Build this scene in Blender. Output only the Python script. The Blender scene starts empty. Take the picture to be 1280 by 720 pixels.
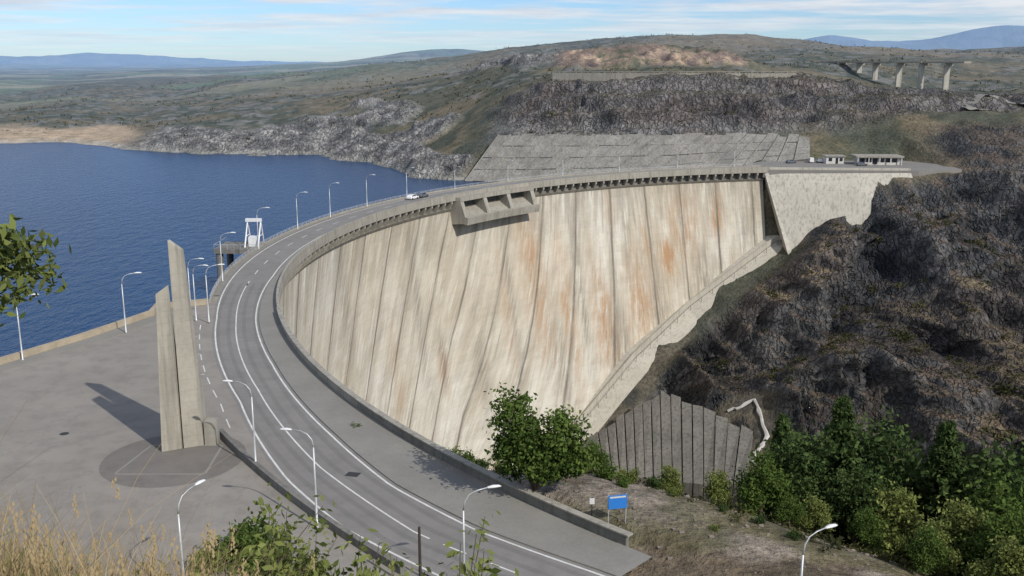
import bpy, math, random
import numpy as np
rng=np.random.default_rng(7); random.seed(7)
scene=bpy.context.scene
CX,CY=128.7,201.9           # centre of the dam's crest circle
rad=math.radians
def pol(R,a,z=0.0):
    return (CX+R*math.cos(rad(a)),CY+R*math.sin(rad(a)),z)
# ------------------------------------------------------------------ helpers
def link(o,parent=None):
    scene.collection.objects.link(o)
    if parent: o.parent=parent
    return o
def mk(name,V,F,mats,mi=None,smooth=False,parent=None):
    me=bpy.data.meshes.new(name)
    me.from_pydata([tuple(v) for v in V],[],[tuple(f) for f in F])
    for m in (mats if isinstance(mats,(list,tuple)) else [mats]): me.materials.append(m)
    if mi is not None: me.polygons.foreach_set('material_index',np.array(mi,dtype=np.int32))
    if smooth: me.polygons.foreach_set('use_smooth',np.ones(len(me.polygons),dtype=bool))
    me.update()
    return link(bpy.data.objects.new(name,me),parent)
def empty(name):
    o=bpy.data.objects.new(name,None); return link(o)
def box(x0,x1,y0,y1,z0,z1):
    V=[(x0,y0,z0),(x1,y0,z0),(x1,y1,z0),(x0,y1,z0),(x0,y0,z1),(x1,y0,z1),(x1,y1,z1),(x0,y1,z1)]
    F=[(0,3,2,1),(4,5,6,7),(0,1,5,4),(1,2,6,5),(2,3,7,6),(3,0,4,7)]
    return V,F
class MB:
    def __init__(s): s.V=[];s.F=[];s.M=[]
    def add(s,VF,m=0,T=None):
        V,F=VF; o=len(s.V)
        s.V+= [T(v) for v in V] if T else list(V)
        s.F+=[tuple(i+o for i in f) for f in F]; s.M+=[m]*len(F)
    def obj(s,name,mats,smooth=False,parent=None): return mk(name,s.V,s.F,mats,s.M,smooth,parent)
def tube(pts,radii,n=8):
    V=[];F=[]
    P=[np.array(p,float) for p in pts]
    for i,p in enumerate(P):
        d=P[min(i+1,len(P)-1)]-P[max(i-1,0)]; d/=np.linalg.norm(d)+1e-9
        a=np.array([1,0,0]) if abs(d[0])<.8 else np.array([0,1,0])
        u=np.cross(d,a);u/=np.linalg.norm(u);w=np.cross(d,u)
        for k in range(n):
            t=2*math.pi*k/n; V.append(tuple(p+radii[i]*(u*math.cos(t)+w*math.sin(t))))
    for i in range(len(P)-1):
        for k in range(n):
            F.append((i*n+k,i*n+(k+1)%n,(i+1)*n+(k+1)%n,(i+1)*n+k))
    F.append(tuple(range(n))[::-1]);F.append(tuple((len(P)-1)*n+k for k in range(n)))
    return V,F
def sweep(profile,a0,a1,step=0.75,Rf=None):
    """sweep a closed (R,z) profile round the crest circle"""
    n=max(2,int(abs(a1-a0)/step)+1); V=[];F=[];m=len(profile)
    for i in range(n):
        a=a0+(a1-a0)*i/(n-1)
        for R,z in profile: V.append(pol(R+(Rf(a) if Rf else 0),a,z))
    for i in range(n-1):
        for k in range(m):
            F.append((i*m+k,i*m+(k+1)%m,(i+1)*m+(k+1)%m,(i+1)*m+k))
    F.append(tuple(range(m)));F.append(tuple((n-1)*m+k for k in range(m))[::-1])
    return V,F
def band(R0,R1,a0,a1,z,step=0.6):
    n=max(2,int(abs(a1-a0)/step)+1);V=[];F=[]
    for i in range(n):
        a=a0+(a1-a0)*i/(n-1)
        r0=R0(a) if callable(R0) else R0; r1=R1(a) if callable(R1) else R1
        V+= [pol(r0,a,z),pol(r1,a,z)]
    for i in range(n-1): F.append((2*i,2*i+1,2*i+3,2*i+2))
    return V,F
# ------------------------------------------------------------------ noise
def hsh(i,j,k,seed):
    n=(i.astype(np.int64)*374761393+j.astype(np.int64)*668265263+k.astype(np.int64)*2147483647+seed*144665)&0xffffffff
    n=((n^(n>>13))*1274126177)&0xffffffff
    n=(n^(n>>16))
    return (n&0xffff)/65535.0
def vn2(x,y,seed=0):
    i=np.floor(x);j=np.floor(y);fx=x-i;fy=y-j
    fx=fx*fx*(3-2*fx);fy=fy*fy*(3-2*fy);z=np.zeros_like(i)
    a=hsh(i,j,z,seed);b=hsh(i+1,j,z,seed);c=hsh(i,j+1,z,seed);d=hsh(i+1,j+1,z,seed)
    return (a*(1-fx)+b*fx)*(1-fy)+(c*(1-fx)+d*fx)*fy
def vn3(x,y,z,seed=0):
    i=np.floor(x);j=np.floor(y);k=np.floor(z);fx=x-i;fy=y-j;fz=z-k
    fx=fx*fx*(3-2*fx);fy=fy*fy*(3-2*fy);fz=fz*fz*(3-2*fz)
    def L(kk):
        a=hsh(i,j,kk,seed);b=hsh(i+1,j,kk,seed);c=hsh(i,j+1,kk,seed);d=hsh(i+1,j+1,kk,seed)
        return (a*(1-fx)+b*fx)*(1-fy)+(c*(1-fx)+d*fx)*fy
    return L(k)*(1-fz)+L(k+1)*fz
def fbm2(x,y,o=4,seed=0,g=.5):
    s=0;a=1;t=0
    for q in range(o):
        s=s+a*vn2(x*2**q+q*17.3,y*2**q-q*9.1,seed+q);t+=a;a*=g
    return s/t
def ridge3(x,y,z,o=4,seed=0,g=.5):
    s=0;a=1;t=0
    for q in range(o):
        s=s+a*(1-np.abs(2*vn3(x*2**q+q*7.7,y*2**q,z*2**q,seed+q)-1));t+=a;a*=g
    return s/t
def sm(x,a,b):
    t=np.clip((x-a)/(b-a),0,1);return t*t*(3-2*t)
# ------------------------------------------------------------------ materials
def newmat(name):
    m=bpy.data.materials.new(name);m.use_nodes=True
    nt=m.node_tree;b=nt.nodes['Principled BSDF'];return m,nt,b
def N(nt,t,**kw):
    n=nt.nodes.new(t)
    for k,v in kw.items(): setattr(n,k,v)
    return n
def mathn(nt,op,a,b=None,c=None,clamp=False):
    n=N(nt,'ShaderNodeMath',operation=op,use_clamp=clamp)
    for i,v in enumerate((a,b,c)):
        if v is None: continue
        if isinstance(v,(int,float)): n.inputs[i].default_value=v
        else: nt.links.new(v,n.inputs[i])
    return n.outputs[0]
def mixc(nt,f,a,b,mode='MIX'):
    n=N(nt,'ShaderNodeMix',data_type='RGBA',blend_type=mode)
    for i,v in ((0,f),(6,a),(7,b)):
        if isinstance(v,(int,float)): n.inputs[i].default_value=v
        elif isinstance(v,tuple): n.inputs[i].default_value=(*v,1) if len(v)==3 else v
        else: nt.links.new(v,n.inputs[i])
    return n.outputs[2]
def noise(nt,vec,scale,detail=4,rough=.55,mapscale=None):
    if mapscale:
        mp=N(nt,'ShaderNodeMapping');mp.inputs['Scale'].default_value=mapscale
        nt.links.new(vec,mp.inputs['Vector']);vec=mp.outputs[0]
    n=N(nt,'ShaderNodeTexNoise');n.inputs['Scale'].default_value=scale
    n.inputs['Detail'].default_value=detail;n.inputs['Roughness'].default_value=rough
    nt.links.new(vec,n.inputs['Vector']);return n.outputs['Fac']
def mrange(nt,v,a,b,c=0.,d=1.):
    n=N(nt,'ShaderNodeMapRange');nt.links.new(v,n.inputs[0])
    for i,x in enumerate((a,b,c,d)): n.inputs[i+1].default_value=x
    return n.outputs[0]
def bump(nt,b,h,strength,dist):
    n=N(nt,'ShaderNodeBump');n.inputs['Strength'].default_value=strength;n.inputs['Distance'].default_value=dist
    nt.links.new(h,n.inputs['Height']);nt.links.new(n.outputs[0],b.inputs['Normal'])
def geo(nt): return N(nt,'ShaderNodeNewGeometry').outputs['Position']
def simple(name,c1,c2=None,s1=.3,s2=4.,rough=.85,bs=.3,bd=.03,metal=0.,streak=0,lift=0):
    m,nt,b=newmat(name);p=geo(nt)
    c2=c2 or tuple(x*.65 for x in c1)
    n1=mrange(nt,noise(nt,p,s1,3,.6),.3,.7)
    n2=mrange(nt,noise(nt,p,s2,3,.65),.3,.7)
    f=mathn(nt,'ADD',mathn(nt,'MULTIPLY',n1,.6),mathn(nt,'MULTIPLY',n2,.4))
    col=mixc(nt,f,c1,c2)
    if streak:
        st=mrange(nt,noise(nt,p,1.,4,.6,(1.3,1.3,.06)),.48,.68)
        col=mixc(nt,mathn(nt,'MULTIPLY',st,.35+.25*streak),col,tuple(x*.35 for x in c1))
    if lift:
        sp_=N(nt,'ShaderNodeSeparateXYZ');nt.links.new(p,sp_.inputs[0])
        l_=mrange(nt,mathn(nt,'FRACT',mathn(nt,'DIVIDE',sp_.outputs[2],lift)),0.,.035,1.,0.)
        col=mixc(nt,mathn(nt,'MULTIPLY',l_,.5),col,tuple(x*.3 for x in c1))
    nt.links.new(col,b.inputs['Base Color']);b.inputs['Roughness'].default_value=rough
    b.inputs['Metallic'].default_value=metal
    if bs>.1: bump(nt,b,n2,bs,bd)
    return m
M_conc=simple('concrete_light',(.36,.335,.285),(.23,.215,.18),.25,3.,streak=1)
M_concd=simple('concrete_dark',(.21,.20,.18),(.11,.105,.095),.3,3.,streak=1)
M_concw=simple('concrete_white',(.50,.475,.41),(.37,.345,.29),.1,1.,streak=1.2,lift=2.4)
M_plinth=simple('plinth_concrete',(.45,.42,.355),(.34,.315,.26),.08,.5,streak=.3)
M_walk=simple('sidewalk_concrete',(.245,.235,.21),(.175,.167,.15),.15,2.5)
M_white=simple('road_paint',(.72,.72,.69),(.40,.40,.38),.8,6.)
M_metal=simple('galvanised_steel',(.55,.57,.58),(.42,.43,.44),1,5,rough=.45,metal=.3,bs=0)
M_lampw=simple('lamp_head',(.75,.76,.76),(.6,.6,.6),1,5,rough=.4,bs=0)
M_blue=simple('sign_blue',(.03,.2,.6),(.025,.16,.5),1,5,rough=.4,bs=0)
M_glass=simple('dark_glass',(.02,.025,.03),(.015,.015,.02),1,5,rough=.1,bs=0)
M_tyre=simple('tyre_rubber',(.02,.02,.02),(.015,.015,.015),1,5,bs=0)
M_carw=simple('car_paint_white',(.75,.75,.75),(.68,.68,.68),1,5,rough=.3,bs=0)
M_card=simple('car_paint_grey',(.12,.13,.15),(.1,.11,.12),1,5,rough=.3,bs=0)
M_bark=simple('bark',(.10,.075,.05),(.05,.035,.025),2,12,bs=0)
M_wood=simple('dark_wood',(.06,.045,.035),(.03,.025,.02),2,12)
M_iron=simple('cast_iron',(.04,.04,.042),(.02,.02,.02),2,12)
M_wallb=simple('painted_wall',(.6,.58,.54),(.45,.43,.4),.4,3)
M_rockw=simple('pale_dry_channel',(.55,.53,.5),(.3,.28,.25),.3,1.5)

def asphalt(name,c1,c2,c3,crk=.3):
    m,nt,b=newmat(name);p=geo(nt)
    col=mixc(nt,mrange(nt,noise(nt,p,.06,4,.6),.35,.65),c1,c2)
    col=mixc(nt,mathn(nt,'MULTIPLY',mrange(nt,noise(nt,p,.35,4,.7),.45,.68),.7),col,c3)
    sp=noise(nt,p,9.,2,.8)
    col=mixc(nt,mathn(nt,'MULTIPLY',mrange(nt,sp,.35,.65),.3),col,tuple(x*.6 for x in c1))
    vo=N(nt,'ShaderNodeTexVoronoi',feature='DISTANCE_TO_EDGE');vo.inputs['Scale'].default_value=.13
    nn=N(nt,'ShaderNodeTexNoise');nn.inputs['Scale'].default_value=.5;nn.inputs['Detail'].default_value=5;nt.links.new(p,nn.inputs['Vector'])
    mx=N(nt,'ShaderNodeVectorMath',operation='MULTIPLY_ADD');nt.links.new(nn.outputs['Color'],mx.inputs[0])
    mx.inputs[1].default_value=(5,5,0);nt.links.new(p,mx.inputs[2]);nt.links.new(mx.outputs[0],vo.inputs['Vector'])
    cr=mrange(nt,vo.outputs['Distance'],0.,.011,1.,0.)
    cr=mathn(nt,'MULTIPLY',cr,mrange(nt,noise(nt,p,.1,2),.47,.6))
    col=mixc(nt,mathn(nt,'MULTIPLY',cr,crk),col,tuple(x*.35 for x in c1))
    nt.links.new(col,b.inputs['Base Color']);b.inputs['Roughness'].default_value=.9
    return m
M_asph=asphalt('asphalt',(.225,.213,.197),(.195,.184,.17),(.155,.147,.137))
M_plaza=asphalt('plaza_paving',(.275,.252,.222),(.225,.207,.182),(.17,.157,.14))
M_patch=asphalt('plaza_paving_dark',(.18,.162,.145),(.15,.137,.123),(.12,.108,.097))

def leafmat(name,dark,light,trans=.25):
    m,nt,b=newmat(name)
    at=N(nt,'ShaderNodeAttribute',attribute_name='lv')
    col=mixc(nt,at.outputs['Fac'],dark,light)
    df=N(nt,'ShaderNodeBsdfDiffuse');nt.links.new(col,df.inputs['Color'])
    tr=N(nt,'ShaderNodeBsdfTranslucent');nt.links.new(col,tr.inputs['Color'])
    mx=N(nt,'ShaderNodeMixShader');mx.inputs[0].default_value=trans
    nt.links.new(df.outputs[0],mx.inputs[1]);nt.links.new(tr.outputs[0],mx.inputs[2])
    nt.links.new(mx.outputs[0],nt.nodes['Material Output'].inputs['Surface']);nt.nodes.remove(b);return m
M_leaf=leafmat('leaf_green',(.03,.055,.014),(.14,.20,.05))
M_leafd=leafmat('leaf_dark',(.022,.04,.015),(.10,.145,.048))
M_leafy=leafmat('leaf_yellowgreen',(.06,.085,.022),(.24,.27,.085))
M_dry=leafmat('dry_grass',(.20,.14,.07),(.48,.37,.21),.2)
M_scrub=leafmat('scrub',(.03,.034,.015),(.10,.095,.04),.1)

# ------------------------------------------------------------------ camera, light, sky
cam=bpy.data.cameras.new('camera');co=link(bpy.data.objects.new('camera',cam))
co.location=(0,0,40);co.rotation_euler=(rad(77),0,0);cam.sensor_width=36;cam.lens=34.57
cam.clip_start=.05;cam.clip_end=60000;scene.camera=co
az=137.;el=38.
sd=(math.sin(rad(az))*math.cos(rad(el)),math.cos(rad(az))*math.cos(rad(el)),math.sin(rad(el)))
sun=bpy.data.lights.new('sun','SUN');sun.energy=3.9;sun.angle=rad(.6);sun.color=(1,.95,.87)
so=link(bpy.data.objects.new('sun',sun))
from mathutils import Vector
so.rotation_euler=Vector(sd).to_track_quat('Z','Y').to_euler()
w=bpy.data.worlds.new('World');scene.world=w;w.use_nodes=True;nt=w.node_tree
bg=nt.nodes['Background'];sky=nt.nodes.new('ShaderNodeTexSky');sky.sky_type='NISHITA';sky.sun_disc=False
sky.sun_elevation=rad(el);sky.sun_rotation=rad(az);sky.altitude=900;sky.air_density=1.0;sky.dust_density=.5;sky.ozone_density=2.
tc=N(nt,'ShaderNodeTexCoord')
sx=N(nt,'ShaderNodeSeparateXYZ');nt.links.new(tc.outputs['Generated'],sx.inputs[0])
# cloud layer: view direction projected on a flat sheet, so streaks compress towards the horizon
zz=mathn(nt,'ADD',mathn(nt,'MAXIMUM',sx.outputs[2],0.0),.035)
cb=N(nt,'ShaderNodeCombineXYZ')
nt.links.new(mathn(nt,'DIVIDE',sx.outputs[0],zz),cb.inputs[0]);nt.links.new(mathn(nt,'DIVIDE',sx.outputs[1],zz),cb.inputs[1])
cn=noise(nt,cb.outputs[0],.32,7,.6,(1,1.2,1))
cm=mathn(nt,'MULTIPLY',mrange(nt,cn,.42,.56),mrange(nt,sx.outputs[2],.005,.045,.25,1.))
cshade=mixc(nt,mrange(nt,noise(nt,cb.outputs[0],.8,5,.6),.35,.65),(6.9,7.1,7.3),(5.2,5.7,6.5))
tint=mixc(nt,1.,sky.outputs[0],(.60,.78,1.08),'MULTIPLY')
col=mixc(nt,mathn(nt,'MULTIPLY',cm,.9),tint,cshade)
nt.links.new(col,bg.inputs['Color']);bg.inputs['Strength'].default_value=.12
scene.view_settings.view_transform='Standard';scene.view_settings.look='None';scene.view_settings.exposure=0

# ------------------------------------------------------------------ terrain
K=[(99,366,-27),(65,353,-49),(43,334,-63),(20.4,314,-83)]
CP=[
# camera hill
(0,.5,38.3),(1.5,0,38.2),(-1.5,0,38.4),(.8,1.2,38.),(-.9,1.2,38.2),(1.5,-1.5,38.3),(-1.5,-1.5,38.4),(3,-.5,37.9),(4,1.5,37.),(-3.5,1,38.),(3,-3,38),(-3,-3,38.4),(7,0,36),(8,3,34.),(6,-6,37),(14,3,31),(14,-8,33),(-9,2,37),(-8,-6,38),
(0,4,36.3),(-1.6,4.6,36.8),(-3,5,37.15),(-4.2,5.4,37.1),(-6,6.5,36.),(3,4,35.8),(0,10,31.5),(-6,11,32.),(7,10,30.5),(0,20,25),(-14,20,26),(14,20,21),(0,35,13),(-22,35,15),(20,33,8),(0,50,3),(-20,52,3),(-45,50,5),(-5,60,-.5),(-60,40,10),(-90,30,5),(12,54,-.5),(28,46,-.5),(45,28,-.5),(30,10,17),(30,-10,25),(-30,0,36),(-30,-20,42),(60,0,2),(-90,0,10),(60,-40,15),(0,-60,48),(-60,-40,40),(120,-60,0),
# near bank plateau
(-8,96,-1.5),(6,97,-2),(19.5,87,-2),(28,79,-2),(45,62,-3),(62,45,-4),(85,15,-5),
(-17,114,-4),(-4,108,-8),(8,112,-13),(22,103,-10),(38,100,-15),(55,86,-14),(72,65,-14),(110,20,-15),(-14,130,-16),(30,125,-33),(55,115,-33),(85,90,-33),(10,140,-36),(-15,150,-42),(-28,175,-52),(-35,205,-68),(50,150,-58),(90,125,-58),(130,95,-55),(180,40,-55),(20,170,-66),(80,175,-88),(5,200,-86),
# valley floor
(-34,261,-105),(0,245,-104),(60,228,-105),(128,202,-108),(200,175,-110),(300,130,-112),(450,60,-115),(700,-60,-118),
# right bank
(107,361,-27),(125,360,-19),(149,361,-10),(187,358,-8),(230,348,-9),(300,330,-7),(420,290,-5),
(75,335,-54),(100,322,-46),(130,318,-37),(170,316,-30),(220,305,-30),(320,270,-27),
(50,305,-77),(80,285,-73),(115,275,-63),(160,265,-56),(210,252,-52),(300,225,-50),
(40,268,-95),(80,250,-90),(120,235,-84),(170,215,-76),(220,200,-74),(320,165,-74),
# right bank upper
(185,374,1),(215,368,1),(190,392,6),(235,385,6),(300,370,8),(100,400,-.5),(150,412,2),(150,385,-.5),
(-7,457,4.2),(55,435,5),(118,422,6),(160,414,9),(194,420,15.8),(23,490,19.5),(97,465,20.5),(167,455,21),(230,480,21.6),(273,450,24.5),(380,430,25),
(30,421,-13),(60,413,-11),(90,408,-7),(0,430,-15.5),(60,424,-3),(25,433,-5),
(21,520,32.4),(83,500,33.9),(139,500,33.9),(21,535,33),(83,520,34.3),(139,515,34.3),(200,520,27),
# orange road cut above the terrace
(20,620,35),(60,620,36.5),(100,620,37),(150,620,36.5),(31,655,41),(62,660,46.5),(98,660,47.5),(133,660,44),(158,660,40),(90,760,43),(30,760,39),(170,740,39),
(0,1000,33.2),(86,900,43),(165,800,43.9),(228,800,40.8),(256,700,33),(340,700,29.8),(500,700,32),(259,600,20.5),(250,615,21.4),(244,635,24.8),(238,660,27.9),(236,680,31),(233,715,38.5),(320,600,24),
(-24,1500,44.9),(62,1300,64.3),(132,1200,68.8),(208,1200,71.6),(284,1200,70.7),(341,1200,64.2),(418,1200,53.2),(494,1200,47.6),(570,1200,47.6),(626,1200,55),(815,1200,59.6),(1200,1200,60),
# under water upstream of the dam
(-75,190,-30),(-90,230,-45),(-80,300,-50),(-40,350,-45),(20,385,-32),(70,392,-14),(-150,400,-45),(-250,500,-35),(-200,250,-45),(-300,350,-40),(-120,140,-28),(-150,60,-22),(-400,400,-30),(-85,137,-17),(-100,90,-18),(-105,60,-10),(-130,20,-6),(-220,20,-20),(-600,200,-30),(-500,450,-25),(-110,470,-30),(-50,420,-28),(-20,425,-18),
# shoreline
(-700,640,-12.8),(-484,637,-12.6),(-402,631,-12.6),(-329,637,-12.6),(-294,650,-12.6),(-233,601,-12.6),(-175,570,-12.6),(-111,570,-12.6),(-91,532,-12.6),(-72,519,-12.6),(-55,484,-12.6),(-34,444,-12.6),(-18,438,-12.6),
(-700,720,-7),(-371,720,-7.3),(-284,720,-6),(-186,680,.8),(-125,650,2.5),(-67.5,600,5.4),(-33.5,520,1.7),(-15.5,480,4.7),(-45,505,-4),
(-512,1000,-1.9),(-431,1100,-1.8),(-272,1000,5.9),(-149,850,14.4),(-56,700,24.4),(-10,650,28),
(-1500,1600,-4),(-918,1800,-.2),(-701,2000,3.2),(-507,2200,13.2),(-279,2200,30.2),(-140,2200,40.4),
(-920,4000,16),(-634,4000,34),(-443,4000,71),(-253,4000,93),(-79,4000,77),(100,4000,60),(-1500,4000,0),(-2500,4500,5),(300,2500,40),(900,2500,30),(2500,4000,60),
(-2950,9000,-10),(-7980,12000,96),(-6090,12000,50),(-5127,12000,115),(-4180,12000,98),(-2950,12000,4),(-1500,12000,-30),(0,12000,-60),(-9000,8000,0),
(2000,9000,100),(2840,9000,255),(3413,9000,187),(3970,9000,304),(4253,9000,330),(4535,9000,315),(5740,9000,355),(8000,9000,350),(3500,6000,60),
(-8000,20000,50),(0,20000,-100),(6000,20000,100)]
CP=CP+[(k[0],k[1],k[2]-2.5) for k in K]
CP=np.array(CP,float)
def warp(x,y):
    r=np.sqrt(x*x+y*y);return np.arctan2(x,y),np.log(np.maximum(r,1.))
cu,cv=warp(CP[:,0],CP[:,1]);BETA=1.25
def kern(d2): return d2**(BETA/2)
n=len(CP);A=np.zeros((n+3,n+3))
A[:n,:n]=-kern((cu[:,None]-cu)**2+(cv[:,None]-cv)**2);A[:n,:n]-=np.eye(n)*2e-4
A[:n,n]=1;A[:n,n+1]=cu;A[:n,n+2]=cv;A[n:,:n]=A[:n,n:].T
sol=np.linalg.solve(A,np.concatenate([CP[:,2],[0,0,0]]))
def base_h(x,y):
    u,v=warp(x,y);h=sol[n]+sol[n+1]*u+sol[n+2]*v
    for i in range(n): h=h-sol[i]*kern((u-cu[i])**2+(v-cv[i])**2)
    return h
def polysd(x,y,poly):
    d=np.full(x.shape,1e9);inside=np.zeros(x.shape,bool);m=len(poly)
    for i in range(m):
        ax,ay=poly[i];bx,by=poly[(i+1)%m];ex,ey=bx-ax,by-ay
        t=np.clip(((x-ax)*ex+(y-ay)*ey)/(ex*ex+ey*ey),0,1)
        d=np.minimum(d,np.hypot(x-ax-t*ex,y-ay-t*ey))
        c=((ay>y)!=(by>y))&(x<(bx-ax)*(y-ay)/((by-ay) if by!=ay else 1e-9)+ax)
        inside^=c
    return np.where(inside,-d,d)
PLAZA=[pol(183,192)[:2],(-59.6,158.4),(-58.5,153),(-63.6,139.2),(-69.3,127.4),(-80,102),(-86,80),(-60,66),(-30,64),(-8,66),pol(188.5,226)[:2],pol(188.5,220)[:2],pol(187,214)[:2],pol(183.5,208)[:2],pol(183,200)[:2]]
PLAT=[(98,374),(150,371),(164,372),(168,392),(160,408),(104,404)]
def polyd(x,y,pl):
    d=np.full(x.shape,1e9)
    for a_,b_ in zip(pl[:-1],pl[1:]):
        ax,ay=a_[:2];bx,by=b_[:2]
        ex,ey=bx-ax,by-ay;t=np.clip(((x-ax)*ex+(y-ay)*ey)/(ex*ex+ey*ey),0,1)
        d=np.minimum(d,np.hypot(x-ax-t*ex,y-ay-t*ey))
    return d
APRON=[(27,306),(49,316),(74,287),(56,268),(28,288)]
SLABP=[(-24,436),(30,419),(90,405),(122,403),(124,420),(85,430),(20,447),(-6,457)]
CH1=[(69.7,300),(78,300),(78.5,285),(72.6,280),(75,275)];CH2=[(62,295),(67,292),(77,270)]
def stamp(x,y,h):
    R=np.hypot(x-CX,y-CY);a=np.degrees(np.arctan2(y-CY,x-CX))%360
    fa=sm(a,192,198)*(1-sm(a,250,262))
    inn=sm(172.5-R,0,3.5);out=sm(R-192,0,6)
    m=(1-inn)*(1-out)*fa;h=h*(1-m)-.6*m
    d=polysd(x,y,PLAZA);m=1-sm(d,0,4);h=h*(1-m)-.6*m
    d=polysd(x,y,PLAT);m=1-sm(d,0,5);h=h*(1-m)-.6*m
    return h
def height_full(x,y):
    h=base_h(x,y)
    r=np.hypot(x,y);R=np.hypot(x-CX,y-CY)
    flat=np.maximum(1-sm(polysd(x,y,PLAZA),0,8),1-sm(polysd(x,y,PLAT),0,4))
    aa=np.degrees(np.arctan2(y-CY,x-CX))%360
    flat=np.maximum(flat,(1-sm(np.abs(R-182),11,17))*sm(aa,190,198)*(1-sm(aa,250,262)))
    near=1-sm(polyd(x,y,K),8,14);ap=1-sm(polysd(x,y,APRON),0,5);sb=1-sm(polysd(x,y,SLABP),0,5)
    ch=(1-sm(np.minimum(polyd(x,y,CH1),polyd(x,y,CH2)),2.,7))*.92
    calm=np.clip(1-np.maximum(np.maximum(np.maximum(flat,near*.92),np.maximum(ap,sb)),ch),0,1)
    massif=sm(y,205,232)*(1-sm(y,366,374))*sm(x+ (y-330)*.25,34,52)*(1-sm(h,5,10))
    upper=sm(x,158,182)*sm(y,362,372)*(1-sm(y,405,425))
    massif=np.clip(massif+upper*.6,0,1)*calm
    quarry=sm(y,425,445)*(1-sm(y,512,535))*sm(x,-25,10)*(1-sm(x,300,380))*(1-sb)
    cutm=sm(x,22,36)*(1-sm(x,140,165))*sm(y,612,622)*(1-sm(y,668,690))
    shore=sm(y,430,450)*(1-sm(y,720,800))*(1-sm(x,10,60))*sm(x,-420,-300)*(1-sb)
    out=sm(fbm2(x/60,y/60,4,5),.46,.58)
    band_=(1-sm(np.abs(h+9),3,6))*sm(x,-260,-200)
    shore=shore*np.clip(np.maximum(out*sm(x,-230,-120),band_),0,1)
    h=h+(fbm2(x/(18+r*.05),y/(18+r*.05),5,11)-.5)*np.clip((r-12)*.012,0.0,14)*calm*(1-massif*.5)*(1-.75*band_)*(1-cutm*.7)*np.where(h>-12,1,.3)
    q=h/7.5+(fbm2(x/40,y/40,3,21)-.5)*.8;ter=(np.floor(q)+sm(q-np.floor(q),.5,.98))*7.5-(q*7.5-h)
    h=h+(ter-h)*quarry*.85
    q=h/26.+(fbm2(x/38,y/50,4,23)-.5)*1.7+.15;ter=(np.floor(q)+sm(q-np.floor(q),.35,.95))*26.-(q*26.-h)
    h=h+(ter-h)*massif*.9
    return h,massif,quarry,shore,calm,flat,cutm
def lin(a,b,n): return np.linspace(a,b,n,endpoint=False)
AZ=np.radians(np.concatenate([lin(-125,-32,70),lin(-32,33,640),lin(33,60,70),np.linspace(60,125,30)]))
RR=np.concatenate([np.geomspace(.3,3,8,endpoint=False),np.geomspace(3,60,110,endpoint=False),np.geomspace(60,140,90,endpoint=False),np.geomspace(140,220,60,endpoint=False),np.geomspace(220,400,400,endpoint=False),np.geomspace(400,700,180,endpoint=False),np.geomspace(700,2600,130,endpoint=False),np.geomspace(2600,24000,60)])
G_a,G_r=np.meshgrid(AZ,RR)       # rows = r
X=G_r*np.sin(G_a);Yy=G_r*np.cos(G_a)
h,massif,quarry,shore,calm,flat,cutm=height_full(X,Yy)
wx=X+ (fbm2(X/14,Yy/14,3,61)-.5)*10; wz=h+(fbm2(X/11,Yy/17,3,62)-.5)*8
r1=ridge3((wx*.9+wz*.35)/30,Yy/40,(wz-wx*.3)/46,2,31)
r2=ridge3((wx*.85+wz*.5)/10,Yy/14,(wz-wx*.4)/17,3,37,.5)
r3=ridge3(X/3.2,Yy/3.8,h/4.4,3,43,.6)
gu=wx+(fbm2(X/40,Yy/40,3,65)-.5)*34+Yy*.25
gl=1-np.abs(2*vn2(gu/21,Yy/110,66)-1);gl2=1-np.abs(2*vn2(gu/8.5,Yy/50,67)-1)
strat=vn2((wx*.45+wz*.9+Yy*.1)/2.6,(wx*.9-wz*.45)/22,68)
D=(r1-.55)*34+(r2-.55)*13+(r3-.5)*2.2+(gl-.55)*27+(gl2-.5)*11+(strat-.5)*2.6
st=np.floor(r2*5+r1*4)/5.;D=D+(st-(r2+r1*.8))*8
PX=X+massif*D*.2;PY=Yy-massif*D*.6;PZ=h+massif*D*.30
Dq=(r2-.55)*4.5+(r3-.5)*2.0+(r1-.5)*5
PZ=PZ+quarry*Dq*.7;PY=PY-quarry*Dq*.9
PZ=PZ+cutm*((r2-.4)*7+(r3-.5)*2)
Ds=(r2-.35)*8+(r3-.5)*3.+(r1-.5)*5
PZ=PZ+shore*Ds*.9
PZ=PZ+(fbm2(X/3.,Yy/3.,3,71)-.5)*.6*calm*sm(G_r,8,40)*(1-sm(G_r,500,900))
PZ=PZ+(fbm2(X/900,Yy/900,6,75)-.5)*sm(G_r,5000,9000)*120
PZ=stamp(X,Yy,PZ)
gx=np.stack([np.gradient(PX,axis=1),np.gradient(PY,axis=1),np.gradient(PZ,axis=1)],-1)
gr=np.stack([np.gradient(PX,axis=0),np.gradient(PY,axis=0),np.gradient(PZ,axis=0)],-1)
nn=np.cross(gx,gr);nn/=np.linalg.norm(nn,axis=-1,keepdims=True)+1e-12;nz=np.abs(nn[...,2])
def C(*c): return np.array(c)
def full(*c): return np.broadcast_to(C(*c),X.shape+(3,))
def mixa(a,b,f): return a*(1-f[...,None])+b*f[...,None]
f1=fbm2(X/45,Yy/45,5,81);f2=fbm2(X/7,Yy/7,4,83);f3=fbm2(X/200,Yy/200,5,85);f4=fbm2(X/22,Yy/22,5,87)
col=mixa(full(.092,.082,.036),C(.165,.127,.064),sm(f1*.6+f2*.4,.4,.62))
col=mixa(col,C(.052,.056,.025),sm(f4,.46,.57)*.8)
col=mixa(col,C(.21,.16,.09),sm(f3,.52,.64)*.6)
outc=sm(f4*.5+f2*.5,.56,.62)*sm(Yy,520,600)*(1-sm(G_r,1500,2500))
col=mixa(col,C(.2,.185,.16),outc*.7)
farm=sm(G_r,900,1500)*(1-sm(X,-150,0))
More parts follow.
